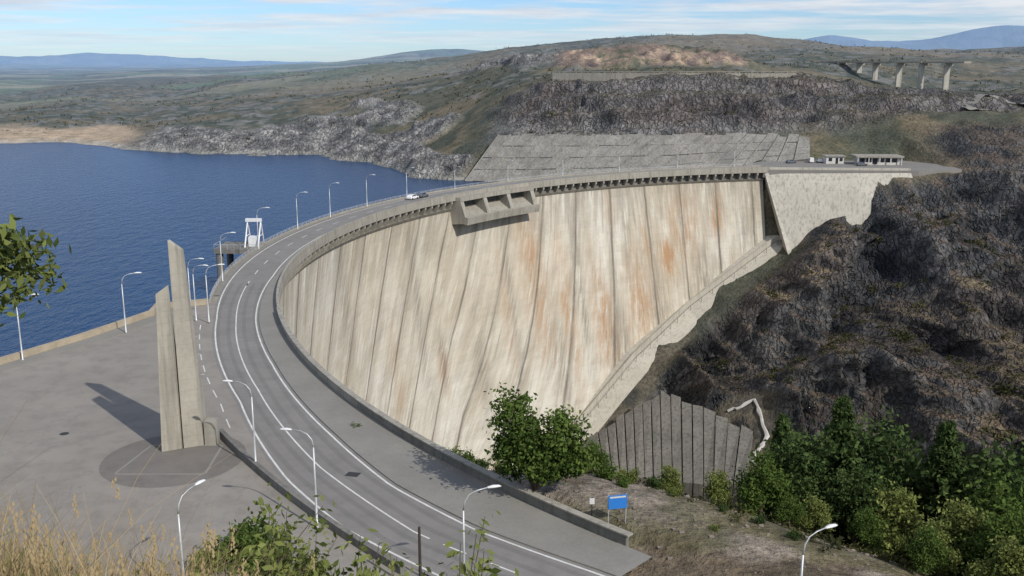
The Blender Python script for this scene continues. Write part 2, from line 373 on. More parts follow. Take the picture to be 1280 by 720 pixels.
col=mixa(col,C(.12,.15,.07),farm*sm(f3,.42,.55));col=mixa(col,C(.27,.24,.15),farm*sm(fbm2(X/260,Yy/120,3,91),.58,.63))
beach=(1-sm(np.abs(PZ+9.5),2.4,4))*(1-sm(X,-260,-215))*sm(Yy,550,600)*(1-sm(Yy,800,900))
col=mixa(col,C(.40,.30,.19),beach)
rockc=mixa(full(.25,.238,.22),C(.12,.112,.102),sm(f2,.35,.65))*(.5+.8*sm(r2,.3,.65))[...,None]  # shore rock, with shade painted into the hollows between ridges
col=mixa(col,rockc,np.clip(shore*1.2,0,1))
qc=mixa(full(.085,.074,.064),C(.135,.12,.108),sm(f2*.6+f1*.4,.42,.62))
qc=mixa(qc,C(.11,.078,.058),sm(f4,.52,.66)*.5)
qc=mixa(qc,C(.22,.212,.198),(1-sm(PZ,9,15))*sm(f4,.42,.54)*.6)
qc=mixa(qc,C(.10,.083,.043),sm(nz,.86,.95)*sm(f1,.45,.6)*.7)
qc=qc*(.45+.8*sm(r2,.3,.7))[...,None]  # crevice shade painted into the quarry colour where ridges are low
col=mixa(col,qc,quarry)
cc=mixa(full(.36,.255,.165),C(.17,.115,.08),sm(f2,.42,.58))*(.4+.8*sm(r2,.3,.65))[...,None]  # orange cut rock, its hollows darkened as painted shade
col=mixa(col,cc,cutm*sm(f4*.5+f2*.5,.38,.52))
mc=mixa(full(.040,.037,.033),C(.095,.088,.080),sm(r2*.4+f2*.6,.45,.66))
mc=mixa(mc,C(.078,.055,.038),sm(f4,.48,.6)*.5)
mc=mixa(mc,C(.105,.072,.043),sm(nz,.70,.9)*.8)
mc=mixa(mc,C(.17,.135,.07),sm(nz,.84,.95)*sm(f4,.45,.55)*.6)
mc=mc*((.36+.8*sm(r1*.25+r2*.3+gl*.45,.35,.72))*(.70+.55*strat))[...,None]  # cavity shade painted in: crevices and gullies darkened, plus strata tone
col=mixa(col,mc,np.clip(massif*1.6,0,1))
lowv=sm(Yy,120,200)*(1-sm(Yy,330,366))*(1-np.clip(massif*1.6,0,1))*(PZ<-30)
col=mixa(col,mixa(full(.11,.088,.06),C(.05,.045,.035),sm(f2,.45,.6)),lowv*.85)
plat=(1-sm(Yy,100,112))*sm(X,-25,-5)*sm(Yy,60,74)
pc=mixa(full(.235,.20,.165),C(.12,.095,.07),sm(f2,.42,.6));pc=mixa(pc,C(.11,.105,.05),sm(fbm2(X/9,Yy/9,4,93),.55,.65)*.6)
col=mixa(col,pc,plat*.9)
nearh=1-sm(G_r,45,62)
col=mixa(col,mixa(full(.2,.155,.085),C(.09,.09,.04),sm(f2,.42,.58)),nearh*.9)
damp=(1-sm(np.abs(PZ+11.2),.4,1.3))*sm(Yy,400,430)
col=mixa(col,C(.36,.34,.30),damp*.7)
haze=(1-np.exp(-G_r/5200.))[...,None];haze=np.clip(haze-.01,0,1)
col=col*(1-haze)+C(.22,.34,.52)*haze  # aerial haze painted into the vertex colour, bluer with distance
nr,na=X.shape
me=bpy.data.meshes.new('terrain');idx=np.arange(nr*na).reshape(nr,na)
quads=np.stack([idx[:-1,:-1],idx[:-1,1:],idx[1:,1:],idx[1:,:-1]],-1).reshape(-1,4)[:,::-1]
me.vertices.add(nr*na);me.vertices.foreach_set('co',np.stack([PX,PY,PZ],-1).astype(np.float32).ravel())
me.loops.add(quads.size);me.loops.foreach_set('vertex_index',quads.astype(np.int32).ravel())
me.polygons.add(len(quads));me.polygons.foreach_set('loop_start',np.arange(0,quads.size,4,dtype=np.int32));me.polygons.foreach_set('loop_total',np.full(len(quads),4,dtype=np.int32))
me.update(calc_edges=True)
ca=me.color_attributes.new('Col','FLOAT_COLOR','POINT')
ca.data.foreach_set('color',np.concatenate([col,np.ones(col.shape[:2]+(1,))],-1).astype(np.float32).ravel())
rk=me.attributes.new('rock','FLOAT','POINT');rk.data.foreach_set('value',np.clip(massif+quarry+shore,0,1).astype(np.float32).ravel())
terrain=link(bpy.data.objects.new('terrain',me))
m,nt,b=newmat('terrain_ground');p=geo(nt)
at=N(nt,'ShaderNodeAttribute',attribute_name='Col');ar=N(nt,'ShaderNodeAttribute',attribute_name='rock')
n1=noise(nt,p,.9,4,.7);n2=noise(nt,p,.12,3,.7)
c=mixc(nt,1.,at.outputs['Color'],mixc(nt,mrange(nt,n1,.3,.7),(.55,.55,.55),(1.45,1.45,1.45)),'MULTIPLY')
c=mixc(nt,1.,c,mixc(nt,mrange(nt,n2,.35,.65),(.75,.77,.75),(1.25,1.22,1.2)),'MULTIPLY')
vo=N(nt,'ShaderNodeTexVoronoi',feature='DISTANCE_TO_EDGE');vo.inputs['Scale'].default_value=.30
mp=N(nt,'ShaderNodeMapping');mp.inputs['Rotation'].default_value=(.3,.5,.2);mp.inputs['Scale'].default_value=(1.6,1,.4)
nx=N(nt,'ShaderNodeTexNoise');nx.inputs['Scale'].default_value=.4;nx.inputs['Detail'].default_value=2;nt.links.new(p,nx.inputs['Vector'])
va=N(nt,'ShaderNodeVectorMath',operation='MULTIPLY_ADD');nt.links.new(nx.outputs['Color'],va.inputs[0]);va.inputs[1].default_value=(5,5,5);nt.links.new(p,va.inputs[2])
nt.links.new(va.outputs[0],mp.inputs[0]);nt.links.new(mp.outputs[0],vo.inputs['Vector'])
ck=mathn(nt,'MULTIPLY',mrange(nt,vo.outputs['Distance'],0.,.12,1.,0.),ar.outputs['Fac'])
c=mixc(nt,mathn(nt,'MULTIPLY',ck,.6),c,(.025,.022,.02))
nt.links.new(c,b.inputs['Base Color']);b.inputs['Roughness'].default_value=.95;b.inputs['Specular IOR Level'].default_value=.08
hh=mathn(nt,'ADD',n1,mathn(nt,'MULTIPLY',mrange(nt,vo.outputs['Distance'],0.,.2),mathn(nt,'MULTIPLY',ar.outputs['Fac'],1.2)))
bump(nt,b,hh,.8,1.0)
me.materials.append(m)
def ground(x,y):
    x=np.atleast_1d(np.array(x,float));y=np.atleast_1d(np.array(y,float))
    a=np.arctan2(x,y);r=np.hypot(x,y)
    i=np.clip(np.searchsorted(RR,r)-1,0,nr-2);j=np.clip(np.searchsorted(AZ,a)-1,0,na-2)
    fi=(r-RR[i])/(RR[i+1]-RR[i]);fj=(a-AZ[j])/(AZ[j+1]-AZ[j])
    return (PZ[i,j]*(1-fi)+PZ[i+1,j]*fi)*(1-fj)+(PZ[i,j+1]*(1-fi)+PZ[i+1,j+1]*fi)*fj
# ------------------------------------------------------------------ water
WP=[(112,398)]+[pol(179,a)[:2] for a in range(103,193,3)]+[(-57,150),(-66,128),(-82,90),(-90,30),(-300,-200),(-5000,-200),(-5000,1100),(112,1100)]
m,nt,b=newmat('lake_water');p=geo(nt)
w1=noise(nt,p,.35,4,.65,(1,.45,1));w2=noise(nt,p,.012,4,.5,(1,.35,1))
c=mixc(nt,mrange(nt,w2,.35,.65),(.007,.036,.098),(.011,.048,.122))
nt.links.new(c,b.inputs['Base Color']);b.inputs['Roughness'].default_value=.25;b.inputs['IOR'].default_value=1.33
b.inputs['Specular IOR Level'].default_value=.14
bump(nt,b,w1,.9,.7)
mk('water',[(x,y,-12) for x,y in WP],[tuple(range(len(WP)))[::-1]],m)
# ------------------------------------------------------------------ dam
dam=empty('arch_dam')
A0,A1=101.,222.
na_,nd_=420,70
ang=np.linspace(A0,A1,na_);dd=np.linspace(0,1,nd_)
GA,GD=np.meshgrid(ang,dd);GZ=-3.8-GD*112
bt=np.interp(GA,[101,135,150,175,200,222],[.24,.24,.14,.03,.02,.02])
RF=175.-bt*(-GZ-3.8)-GD*0.5
Vx=CX+RF*np.cos(np.radians(GA));Vy=CY+RF*np.sin(np.radians(GA))
ii=np.arange(na_*nd_).reshape(nd_,na_)
q=np.stack([ii[:-1,:-1],ii[:-1,1:],ii[1:,1:],ii[1:,:-1]],-1).reshape(-1,4)
SKEW=np.interp(GA,[118,150,222],[0,.2,.2])*(-GZ-3.8)
jc=(GA-SKEW)/5.0;S2=np.radians(GA-SKEW)*174
rust=np.zeros_like(GA);grime=np.zeros_like(GA)
for a,z,sa,sz,am in [(115,-30,1.3,7,1.6),(112.5,-18,2.4,12,1.),(107.5,-16,1.,10,1.2),(136,-30,1.8,26,1.),(131.5,-45,1.2,24,1.),(126,-50,1.8,22,1.),(120,-50,2.2,22,1.),(152,-52,1.0,7,.9),(160,-45,1,14,.6),(123,-12,1,8,.6),(141,-40,.8,18,.6),(118,-25,.8,14,.8),(105,-45,1.2,14,.6)]:
    rust=np.maximum(rust,am*np.exp(-((GA-a)/sa)**2-((GZ-z)/sz)**2))
for a,z,sa,sz,am in [(110,-40,1.6,16,1.),(117,-46,1.5,12,1.),(124,-60,2.,18,1.),(129,-40,.8,30,.9),(134,-60,2,20,.8),(140,-30,.8,30,.8),(146,-55,1.2,20,.8),(155,-30,.9,30,.8),(168,-20,1.2,20,.7),(104,-25,.8,20,.8),(152,-48,.6,8,1.3),(121,-20,.6,16,.8)]:
    grime=np.maximum(grime,am*np.exp(-((GA-a)/sa)**2-((GZ-z)/sz)**2))
m,nt,b=newmat('dam_concrete')
def attr(nm): return N(nt,'ShaderNodeAttribute',attribute_name=nm)
sdn=attr('sd').outputs['Vector'];jn=attr('jc').outputs['Fac'];rn=attr('rust').outputs['Fac'];gn=attr('grime').outputs['Fac']
c=mixc(nt,mrange(nt,noise(nt,sdn,.022,4,.6),.38,.62),(.475,.42,.325),(.555,.53,.46))
c=mixc(nt,mathn(nt,'MULTIPLY',mrange(nt,noise(nt,sdn,.9,4,.6,(.22,.03,1)),.45,.66),.75),c,(.35,.30,.225))
c=mixc(nt,mathn(nt,'MULTIPLY',mrange(nt,noise(nt,sdn,1.,4,.65,(1.0,.045,1)),.54,.70),.6),c,(.24,.212,.17))
c=mixc(nt,mathn(nt,'MULTIPLY',mrange(nt,noise(nt,sdn,1.7,4,.65,(.25,.03,1)),.54,.7),.6),c,(.66,.645,.58))
c=mixc(nt,mathn(nt,'MULTIPLY',mrange(nt,noise(nt,sdn,.10,5,.7),.5,.62),.35),c,(.33,.29,.23))
ssx=N(nt,'ShaderNodeSeparateXYZ');nt.links.new(sdn,ssx.inputs[0])
lf=mathn(nt,'FRACT',mathn(nt,'DIVIDE',ssx.outputs[1],2.4));lf=mrange(nt,lf,0.,.07,1.,0.)
br=N(nt,'ShaderNodeTexBrick');nt.links.new(sdn,br.inputs['Vector'])
br.inputs['Scale'].default_value=1.;br.inputs['Brick Width'].default_value=3.8;br.inputs['Row Height'].default_value=2.4;br.inputs['Mortar Size'].default_value=0.0
br.inputs['Color1'].default_value=(.95,.95,.95,1);br.inputs['Color2'].default_value=(1.04,1.04,1.04,1);br.inputs['Mortar'].default_value=(.9,.9,.9,1)
c=mixc(nt,1.,c,br.outputs['Color'],'MULTIPLY')
c=mixc(nt,mathn(nt,'MULTIPLY',lf,.1),c,(.2,.17,.13))
gs=mathn(nt,'MULTIPLY',gn,mrange(nt,noise(nt,sdn,1.3,4,.7,(.8,.06,1)),.38,.56),clamp=True)
c=mixc(nt,mathn(nt,'MULTIPLY',gs,.8),c,(.18,.155,.125))
rs=mathn(nt,'MULTIPLY',rn,mrange(nt,noise(nt,sdn,1.,4,.7,(.8,.08,1)),.38,.58),clamp=True)
c=mixc(nt,mathn(nt,'MULTIPLY',rs,.85),c,(.335,.185,.085))
wob=mathn(nt,'MULTIPLY',mathn(nt,'SUBTRACT',noise(nt,sdn,.6,4,.6,(.2,.3,1)),.5),.04)
fj=mathn(nt,'FRACT',mathn(nt,'ADD',jn,wob));dj=mathn(nt,'ABSOLUTE',mathn(nt,'SUBTRACT',fj,.5))
ln=mrange(nt,dj,.008,.034,1.,0.)
ln=mathn(nt,'MULTIPLY',ln,mrange(nt,noise(nt,sdn,.5,4,.6,(.15,.12,1)),.3,.62,.35,1.))
hal=mathn(nt,'MULTIPLY',mrange(nt,dj,.0,.17,1.,0.),mrange(nt,noise(nt,sdn,1.,4,.65,(.7,.05,1)),.42,.6))
c=mixc(nt,mathn(nt,'MULTIPLY',hal,.75),c,(.205,.175,.135))
c=mixc(nt,mathn(nt,'MULTIPLY',ln,.85),c,(.11,.098,.082))
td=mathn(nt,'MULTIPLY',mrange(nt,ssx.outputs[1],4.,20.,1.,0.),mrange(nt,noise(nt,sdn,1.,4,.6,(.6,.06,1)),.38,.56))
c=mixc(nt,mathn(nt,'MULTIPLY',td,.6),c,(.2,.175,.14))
nt.links.new(c,b.inputs['Base Color']);b.inputs['Roughness'].default_value=.9
bump(nt,b,mathn(nt,'SUBTRACT',noise(nt,sdn,.8,3,.6),mathn(nt,'ADD',ln,mathn(nt,'MULTIPLY',lf,.15))),.5,.35)
fo=mk('downstream_face',np.stack([Vx,Vy,GZ],-1).reshape(-1,3).tolist(),q.tolist(),m,smooth=True,parent=dam)
fm=fo.data
for nm,ty,arr in (('sd','FLOAT_VECTOR',np.stack([S2,-GZ,np.zeros_like(S2)],-1)),('jc','FLOAT',jc),('rust','FLOAT',rust),('grime','FLOAT',grime)):
    a_=fm.attributes.new(nm,ty,'POINT');a_.data.foreach_set('vector' if ty=='FLOAT_VECTOR' else 'value',arr.astype(np.float32).ravel())
# crest deck, walls
mk('upstream_wall',*sweep([(176.6,-1.2),(183.4,-1.2),(183.4,-60),(179.5,-60)],A0-1,200),M_concd,parent=dam)
mk('crest_deck',*sweep([(172.8,0),(184.6,0),(184.6,-1.1),(172.8,-1.1)],A0-1,199),M_conc,parent=dam)
mk('gallery_wall',*sweep([(175.1,-1.1),(176.2,-1.1),(176.2,-4.4),(175.1,-4.4)],A0,206),M_concd,parent=dam)
mk('gallery_ledge',*sweep([(173.9,-3.5),(175.2,-3.5),(175.2,-4.3),(174.6,-4.3)],A0,206),M_conc,parent=dam)
cb=MB();a=102.
while a<206:
    if not 135.8<a<147.8:
        h_=.11
        V=[];
        for aa in (a-h_,a+h_):
            V+=[pol(172.95,aa,-1.1),pol(175.15,aa,-1.1),pol(175.15,aa,-3.5),pol(173.95,aa,-3.5),pol(172.95,aa,-1.9)]
        cb.add((V,[(0,1,2,3,4),(9,8,7,6,5),(0,5,6,1),(1,6,7,2),(2,7,8,3),(3,8,9,4),(4,9,5,0)]))
    a+=1.15
cb.obj('crest_corbels',[M_conc],parent=dam)
# spillway bays
sp=MB()
for a in (135.6,139.4,143.3,147.2):
    V=[]
    for aa in (a-.28,a+.28):
        V+=[pol(175.2,aa,-.9),pol(171.2,aa,-.9),pol(168.6,aa,-7.8),pol(175.0,aa,-8.5)]
    sp.add((V,[(0,1,2,3),(7,6,5,4),(0,4,5,1),(1,5,6,2),(2,6,7,3),(3,7,4,0)]))
sp.add(sweep([(168.1,-6.0),(169.2,-5.8),(169.8,-8.0),(168.5,-8.2)],135.3,147.5))
sp.add(sweep([(175.3,-3.2),(169.3,-6.3),(169.5,-7.8),(175.3,-8.4)],135.5,147.3))
sp.add(sweep([(170.9,-.1),(172.75,-.1),(172.75,-1.3),(170.9,-1.3)],135.3,147.5))
sp.obj('spillway_bays',[M_conc],parent=dam)
# parapets
mk('downstream_parapet',*sweep([(172.9,0.),(173.35,0.),(173.35,1.05),(172.9,1.05)],A0-1,212),M_conc,parent=dam)
mk('upstream_parapet',*sweep([(184.1,0.),(184.5,0.),(184.5,.55),(184.1,.55)],A0-1,192.5),M_conc,parent=dam)
rl=MB();a=101.
while a<192.5:
    x,y,_=pol(184.3,a);rl.add(tube([(x,y,.5),(x,y,1.15)],[.04,.04],4));a+=.8
for z in (.85,1.12): rl.add(sweep([(184.27,z),(184.33,z),(184.33,z+.06),(184.27,z+.06)],101,192.4))
rl.obj('upstream_railing',[M_metal],parent=dam)
# abutment plinth with stair line
inner=[(103,366,-26)]+[(k[0],k[1],k[2]+.5) for k in K]+[(8,300,-95)]
def dens(pts,n=8):
    o=[]
    for a,b_ in zip(pts[:-1],pts[1:]):
        for i in range(n): o.append(tuple(a[k]+(b_[k]-a[k])*i/n for k in range(3)))
    return o+[pts[-1]]
ip=dens(inner);V=[];F=[]
for i,(x,y,z) in enumerate(ip):
    ox,oy=.55,-.83;wd=6.0
    V+=[(x-ox*4,y-oy*4,z+1.6),(x-ox*.3,y-oy*.3,z+.9),(x-ox*.3,y-oy*.3,z+1.8),(x+ox*.3,y+oy*.3,z+1.8),(x+ox*.3,y+oy*.3,z-.6),(x+ox*wd,y+oy*wd,z-4.6),(x+ox*(wd+.5),y+oy*(wd+.5),z-14)]
for i in range(len(ip)-1):
    for k in range(6): F.append((i*7+k,i*7+k+1,(i+1)*7+k+1,(i+1)*7+k))
mk('abutment_plinth',V,F,M_plinth,parent=dam)
st_=MB()
for i,(x,y,z) in enumerate(ip):
    st_.add(tube([(x+.9,y-1.2,z-1.2),(x+.9,y-1.2,z+.6)],[.06,.06],4))
    if i: 
        a_=ip[i-1];st_.add(tube([(a_[0]+.9,a_[1]-1.2,a_[2]+.6),(x+.9,y-1.2,z+.6)],[.06,.06],4))
st_.obj('stair_railing',[M_iron],parent=dam)
# right abutment block (battered front)
V=[(96,372.6,0),(149,368.6,0),(152,384,0),(100,384,0),(103.5,359.5,-30),(153,360.,-14),(156,384,-30),(103,384,-30)]
V=[(x,y,z-.01 if z==0 else z) for x,y,z in V]
ab=MB();ab.add((V,[(0,4,5,1),(1,5,6,2),(0,3,7,4)]))
ab.add(box(-.0,53.4,-.4,.1,.0,.9),0,lambda v:(96+v[0]*.9925,372.5-v[0]*.0749+v[1],v[2]))
V=[(95.2,372.4,.02),(96.6,372.2,.02),(104.2,358.9,-30),(102.5,358.6,-30),(95.2,375.4,.02),(96.6,375.2,.02),(104.2,364,-30),(102.5,364,-30)]
ab.add((V,[(0,1,2,3),(0,3,7,4),(1,5,6,2),(0,4,5,1)]))
ab.obj('abutment_block',[M_concw],parent=dam)
V=[(95,371.8,.003),(152,367.9,.003),(170,372,.003),(172,392,.003),(160,408,.003),(103,404,.003),(92,392,.003)]
n_=len(V);V=V+[(x,y,-3) for x,y,z in V]
mk('parking_platform',V,[tuple(range(n_))]+[(i,i+n_,(i+1)%n_+n_,(i+1)%n_) for i in range(n_)],M_asph)
# slab lined bank behind the crest
bot=[(-21,437,-14),(0,430,-13.5),(30,421,-11.5),(60,413,-9),(90,408,-5),(122,404,-1)]
topp=[(-6,453,5.2),(20,444,6.),(55,433,6.8),(85,427,7.4),(105,421,7.6),(124,414,7.2)]
M_slab=simple('slab_lining',(.33,.315,.28),(.15,.143,.13),.12,.9,streak=2)
def interp(pl,t):
    t*=len(pl)-1;i=min(int(t),len(pl)-2);f=t-i;return tuple(pl[i][k]*(1-f)+pl[i+1][k]*f for k in range(3))
sl=MB();ns=24
jt=[random.uniform(-.5,.9) for _ in range(ns+1)]
for i in range(ns):
    t0=i/ns;t1=(i+.94)/ns
    for j in range(4):
        g0=j/4;g1=(j+.96)/4
        P=[];dz=random.uniform(-.18,.18)
        for t,g,q_ in ((t0,g0,0),(t1,g0,0),(t1,g1,1),(t0,g1,1)):
            B_=interp(bot,t);T_=interp(topp,t);P.append(tuple(B_[k]*(1-g)+T_[k]*g+(0,-1.2,2.2)[k]+((dz+(jt[i] if (j==3 and q_) else 0)) if k==2 else 0) for k in range(3)))
        P+= [(x,y+2,z-4) for x,y,z in P]
        sl.add((P,[(0,1,2,3),(0,4,5,1),(1,5,6,2),(2,6,7,3),(3,7,4,0)]))
for i in range(0,ns):
    t=i/ns;B_=interp(bot,min(t,1));T_=interp(topp,min(t,1))
    sl.add(tube([(B_[0],B_[1]-1.6,B_[2]+2.2),(T_[0],T_[1]-1.6,T_[2]+2.3)],[.3,.3],4),0)
sl.obj('slab_lined_bank',[M_slab])
# apron of ribbed slabs at the toe
apt=[(26,311,-84),(38,313,-76),(50,315,-68.5),(62,301,-70),(75,286,-72.5)];apb=[(27,287,-87),(36,284,-86.5),(46,279,-86),(57,271,-84),(67,264,-80)]
M_ap=simple('apron_concrete',(.21,.197,.172),(.12,.113,.1),.15,1.2,streak=2)
ap=MB();ns=16
for i in range(ns):
    P=[];dz=random.uniform(-.35,.35);w_=random.uniform(.86,.96)
    for t,g in ((i/ns,0),((i+w_)/ns,0),((i+w_)/ns,random.uniform(.92,1.)),(i/ns,random.uniform(.92,1.))):
        B_=interp(apb,t);T_=interp(apt,t);P.append(tuple(B_[k]*(1-g)+T_[k]*g+(1.4+dz if k==2 else 0) for k in range(3)))
    P+=[(x,y,z-8) for x,y,z in P]
    ap.add((P,[(0,1,2,3),(0,4,5,1),(1,5,6,2),(2,6,7,3),(3,7,4,0)]))
ap.obj('toe_apron',[M_ap],parent=dam)
def ribbon(name,pts,wd,mat,lift=.5):
    pts=dens([(x,y,0) for x,y in pts],6);mb=MB()
    P=[]
    for i,(x,y,_) in enumerate(pts):
        x+=random.uniform(-.5,.5);y+=random.uniform(-.5,.5);P.append((x,y,float(ground(x,y)[0])+lift))
    mb.add(tube(P,[wd*random.uniform(.4,1.1) for _ in P],6));return mb.obj(name,[mat])
ribbon('dry_channel',CH1,.8,M_rockw)
ribbon('dry_channel',CH2,.7,M_rockw)
# ------------------------------------------------------------------ road
Rin=lambda a:np.interp(a,[101,186,197,205,214,219,223,227,240],[175.3,175.3,176.9,177.6,179.3,180.6,180.2,178.4,176])
Rmid=lambda a:np.interp(a,[101,186,197,208,216.5,222,226,240],[179,179,179.9,181.6,184.,184.4,182.6,180])
Rout=lambda a:np.interp(a,[101,186,196,209,216.7,220.5,226,240],[182.7,182.7,182.8,184.6,187.9,188.6,187,184])
road=empty('road')
mk('asphalt_surface',*band(lambda a:Rin(a)-.5,lambda a:Rout(a)+.5,100,252,.008),M_asph,parent=road)
mb=MB()
mb.add(band(lambda a:Rin(a)-.11,lambda a:Rin(a)+.11,101,250,.016));mb.add(band(lambda a:Rout(a)-.11,lambda a:Rout(a)+.11,101,250,.016))
mb.add(band(lambda a:Rmid(a)-.09,lambda a:Rmid(a)+.09,188,222.5,.016))
a=101.
while a<188: mb.add(band(lambda q:Rmid(q)-.09,lambda q:Rmid(q)+.09,a,a+1.2,.016,.6));a+=3.2
a=223.
while a<240: mb.add(band(lambda q:Rmid(q)-.09,lambda q:Rmid(q)+.09,a,a+.8,.016,.4));a+=1.6
a=197.
while a<212: mb.add(band(lambda q:Rout(q)+2.2,lambda q:Rout(q)+2.35,a,a+.9,.014,.45));a+=1.7
for a in (199,202,205): mb.add(band(lambda q:Rout(q)+2.4,lambda q:Rout(q)+6.5,a,a+.05,.014,.05))
mb.obj('painted_lines',[M_white],parent=road)
# dark tyre-worn strips in each lane
M_worn=asphalt('asphalt_worn',(.19,.181,.168),(.165,.158,.147),(.138,.132,.122))
mb=MB()
for off in (-2.9,-1.2,1.1,2.7):
    mb.add(band(lambda q:Rmid(q)+off-.28,lambda q:Rmid(q)+off+.28,188,244,.0115))
mb.obj('worn_wheel_tracks',[M_worn],parent=road)
def sidewalk(a0,a1,r0,r1,z=.13,step=.6):
    n=int((a1-a0)/step)+1;V=[];F=[]
    for i in range(n):
        a=a0+(a1-a0)*i/(n-1);x0=r0(a);x1=r1(a)
        V+=[pol(x0,a,-.2),pol(x0,a,z),pol(x1,a,z),pol(x1,a,-.2)]
    for i in range(n-1):
        for k in range(3): F.append((4*i+k,4*i+k+1,4*i+k+5,4*i+k+4))
    return V,F
mk('sidewalk',*sidewalk(101,227.5,lambda a:173.36,lambda a:Rin(a)-.5),M_walk)
mk('sidewalk',*sidewalk(101,191,lambda a:183.2,lambda a:184.09),M_walk)
M_wd=simple('dark_wall_concrete',(.22,.215,.19),(.12,.115,.1),.4,2.5,streak=1)  # darker grey concrete for the near parapet section
mk('parapet_wall',*sweep([(172.9,-1.5),(173.35,-1.5),(173.35,1.05),(172.9,1.05)],212.01,226.6),M_wd)
mb=MB();mb.add(sweep([(172.75,1.06),(173.5,1.06),(173.5,1.2),(172.75,1.2)],196,226.7))
mb.obj('wall_coping',[M_conc])
# ------------------------------------------------------------------ plaza
Vp=[(x,y,.004) for x,y in PLAZA];n_=len(Vp)
mk('plaza',Vp+[(x,y,-22) for x,y,z in Vp],[tuple(range(n_))]+[(i,i+n_,(i+1)%n_+n_,(i+1)%n_) for i in range(n_)],[M_plaza])
def wall(pts,th,z0,z1,mb,m=0):
    k=0
    for (ax,ay),(bx,by) in zip(pts[:-1],pts[1:]):
        L=math.hypot(bx-ax,by-ay);ex,ey=(bx-ax)/L,(by-ay)/L;k+=1
        mb.add(box(-th/2,L+th/2,-th/2,th/2,z0,z1+.004*(k%2)),m,lambda v:(ax+ex*v[0]-ey*v[1],ay+ey*v[0]+ex*v[1],v[2]))
mb=MB();pp=[pol(184.9,192.8)[:2],(-58.6,157.5),(-58.0,153),(-63.2,139.4),(-68.9,127.5),(-79.5,102),(-85.5,80)]
M_tan=simple('stone_parapet',(.42,.35,.25),(.26,.22,.16),.5,3)
wall(pp,.7,0.03,.95,mb);mb.obj('stone_parapet_wall',[M_tan])
V=[];F=[]
for i,(x,y) in enumerate(pp[1:]):
    V+=[(x+.3,y-.1,.13),(x+2.6,y-.8,.13),(x+2.6,y-.8,0)]
for i in range(len(pp)-2):
    for k in range(2): F.append((3*i+k,3*i+k+1,3*i+k+4,3*i+k+3))
mk('kerb_walkway',V,F,[M_walk])
mb=MB();mb.add(sweep([(189.2,-.2),(189.7,-.2),(189.7,.75),(189.2,.75)],212,223.5));mb.obj('low_retaining_wall',[M_concd])
# monument
mon=empty('monument')
mx,my=-34.9,97.
def disc(r,z,n=48,r0=0):
    V=[(mx+r*math.cos(2*math.pi*i/n),my-2+r*math.sin(2*math.pi*i/n),z) for i in range(n)];return V,[tuple(range(n))]
mk('circular_paving',*disc(7.2,.010),M_patch,parent=mon)
mb=MB()
V=[(mx-4.6,my-6,.012),(mx+4.4,my-6,.012),(mx+4.,my+1.5,.012),(mx-3.6,my+1.5,.012)]
for a_,b_ in ((0,1),(1,2),(2,3),(3,0)):
    ax,ay,_=V[a_];bx,by,_=V[b_];L=math.hypot(bx-ax,by-ay);ex,ey=(bx-ax)/L,(by-ay)/L
    mb.add(box(.12,L-.12,-.12,.12,-.02,.03),0,lambda v,ax=ax,ay=ay,ex=ex,ey=ey:(ax+ex*v[0]-ey*v[1],ay+ey*v[0]+ex*v[1],v[2]))
mb.obj('paving_border',[M_walk],parent=mon)
def blade(x0,x1,xt0,xt1,y0,y1,zt0,zt1,yt=0.6):
    V=[(x0,y0,0),(x1,y0+.9,0),(x1+.1,y1+.9,0),(x0+.1,y1,0),(xt0,y0+yt,zt0),(xt1,y0+yt+.6,zt1),(xt1+.05,y1-.4,zt1),(xt0+.05,y1-.8,zt0)]
    return V,[(3,2,1,0),(4,5,6,7),(0,1,5,4),(1,2,6,5),(2,3,7,6),(3,0,4,7)]
M_mon=simple('monument_concrete',(.38,.355,.295),(.27,.25,.21),.3,2.5,streak=1,lift=1.25)
mk('tall_blade',*blade(-34.75,-32.95,-34.95,-33.75,97.6,99.6,22.3,21.2),M_mon,parent=mon)
mk('short_blade',*blade(-36.75,-34.95,-36.25,-35.15,96.6,98.4,16.9,17.7),M_mon,parent=mon)
for nme in ('tall_blade','short_blade'):
    bm_=bpy.data.objects[nme].modifiers.new('bevel','BEVEL');bm_.width=.06;bm_.segments=2
mk('inscription_block',*box(-32.8,-31.6,98.6,100.,0,2.6),M_conc,parent=mon)
def disc2(x,y,r,z,n=24): return [(x+r*math.cos(2*math.pi*i/n),y+r*math.sin(2*math.pi*i/n),z) for i in range(n)],[tuple(range(n))]
mk('manhole_cover',*disc2(-49.3,101.9,.5,.012),M_iron)
mk('drain_grate',[(-16.6,90.6,.02),(-15.3,90.3,.02),(-15.,91.3,.02),(-16.3,91.6,.02)],[(0,1,2,3)],M_iron)
# ------------------------------------------------------------------ street lamps
def lampmesh():
    mb=MB();mb.add(tube([(0,0,0),(0,0,.25),(0,0,.3),(0,0,4),(0,0,7.6)],[.17,.17,.11,.095,.07],8))
    arc=[(0,0,7.6),(.12,0,8.3),(.5,0,8.8),(1.1,0,9.05),(1.9,0,9.15)]
    mb.add(tube(arc,[.07,.06,.05,.045,.045],8))
    hd=[(1.8,0,9.1),(1.95,0,9.16),(2.3,0,9.2),(2.75,0,9.16),(2.95,0,9.08)]
    V,F=tube(hd,[.05,.13,.19,.15,.04],8);mb.add(([(x,y,9.14+(z-9.14)*.6) for x,y,z in V],F),1)
    me=mb.obj('tmp',[M_metal,M_lampw],smooth=True);d=me.data;bpy.data.objects.remove(me);d.name='street_lamp';return d
LM=lampmesh()
def lamp(x,y,dx,dy,s=1.,z=0):
    o=bpy.data.objects.new('street_lamp',LM);link(o);o.location=(x,y,z);o.rotation_euler=(0,0,math.atan2(dy,dx));o.scale=(s,s,s)
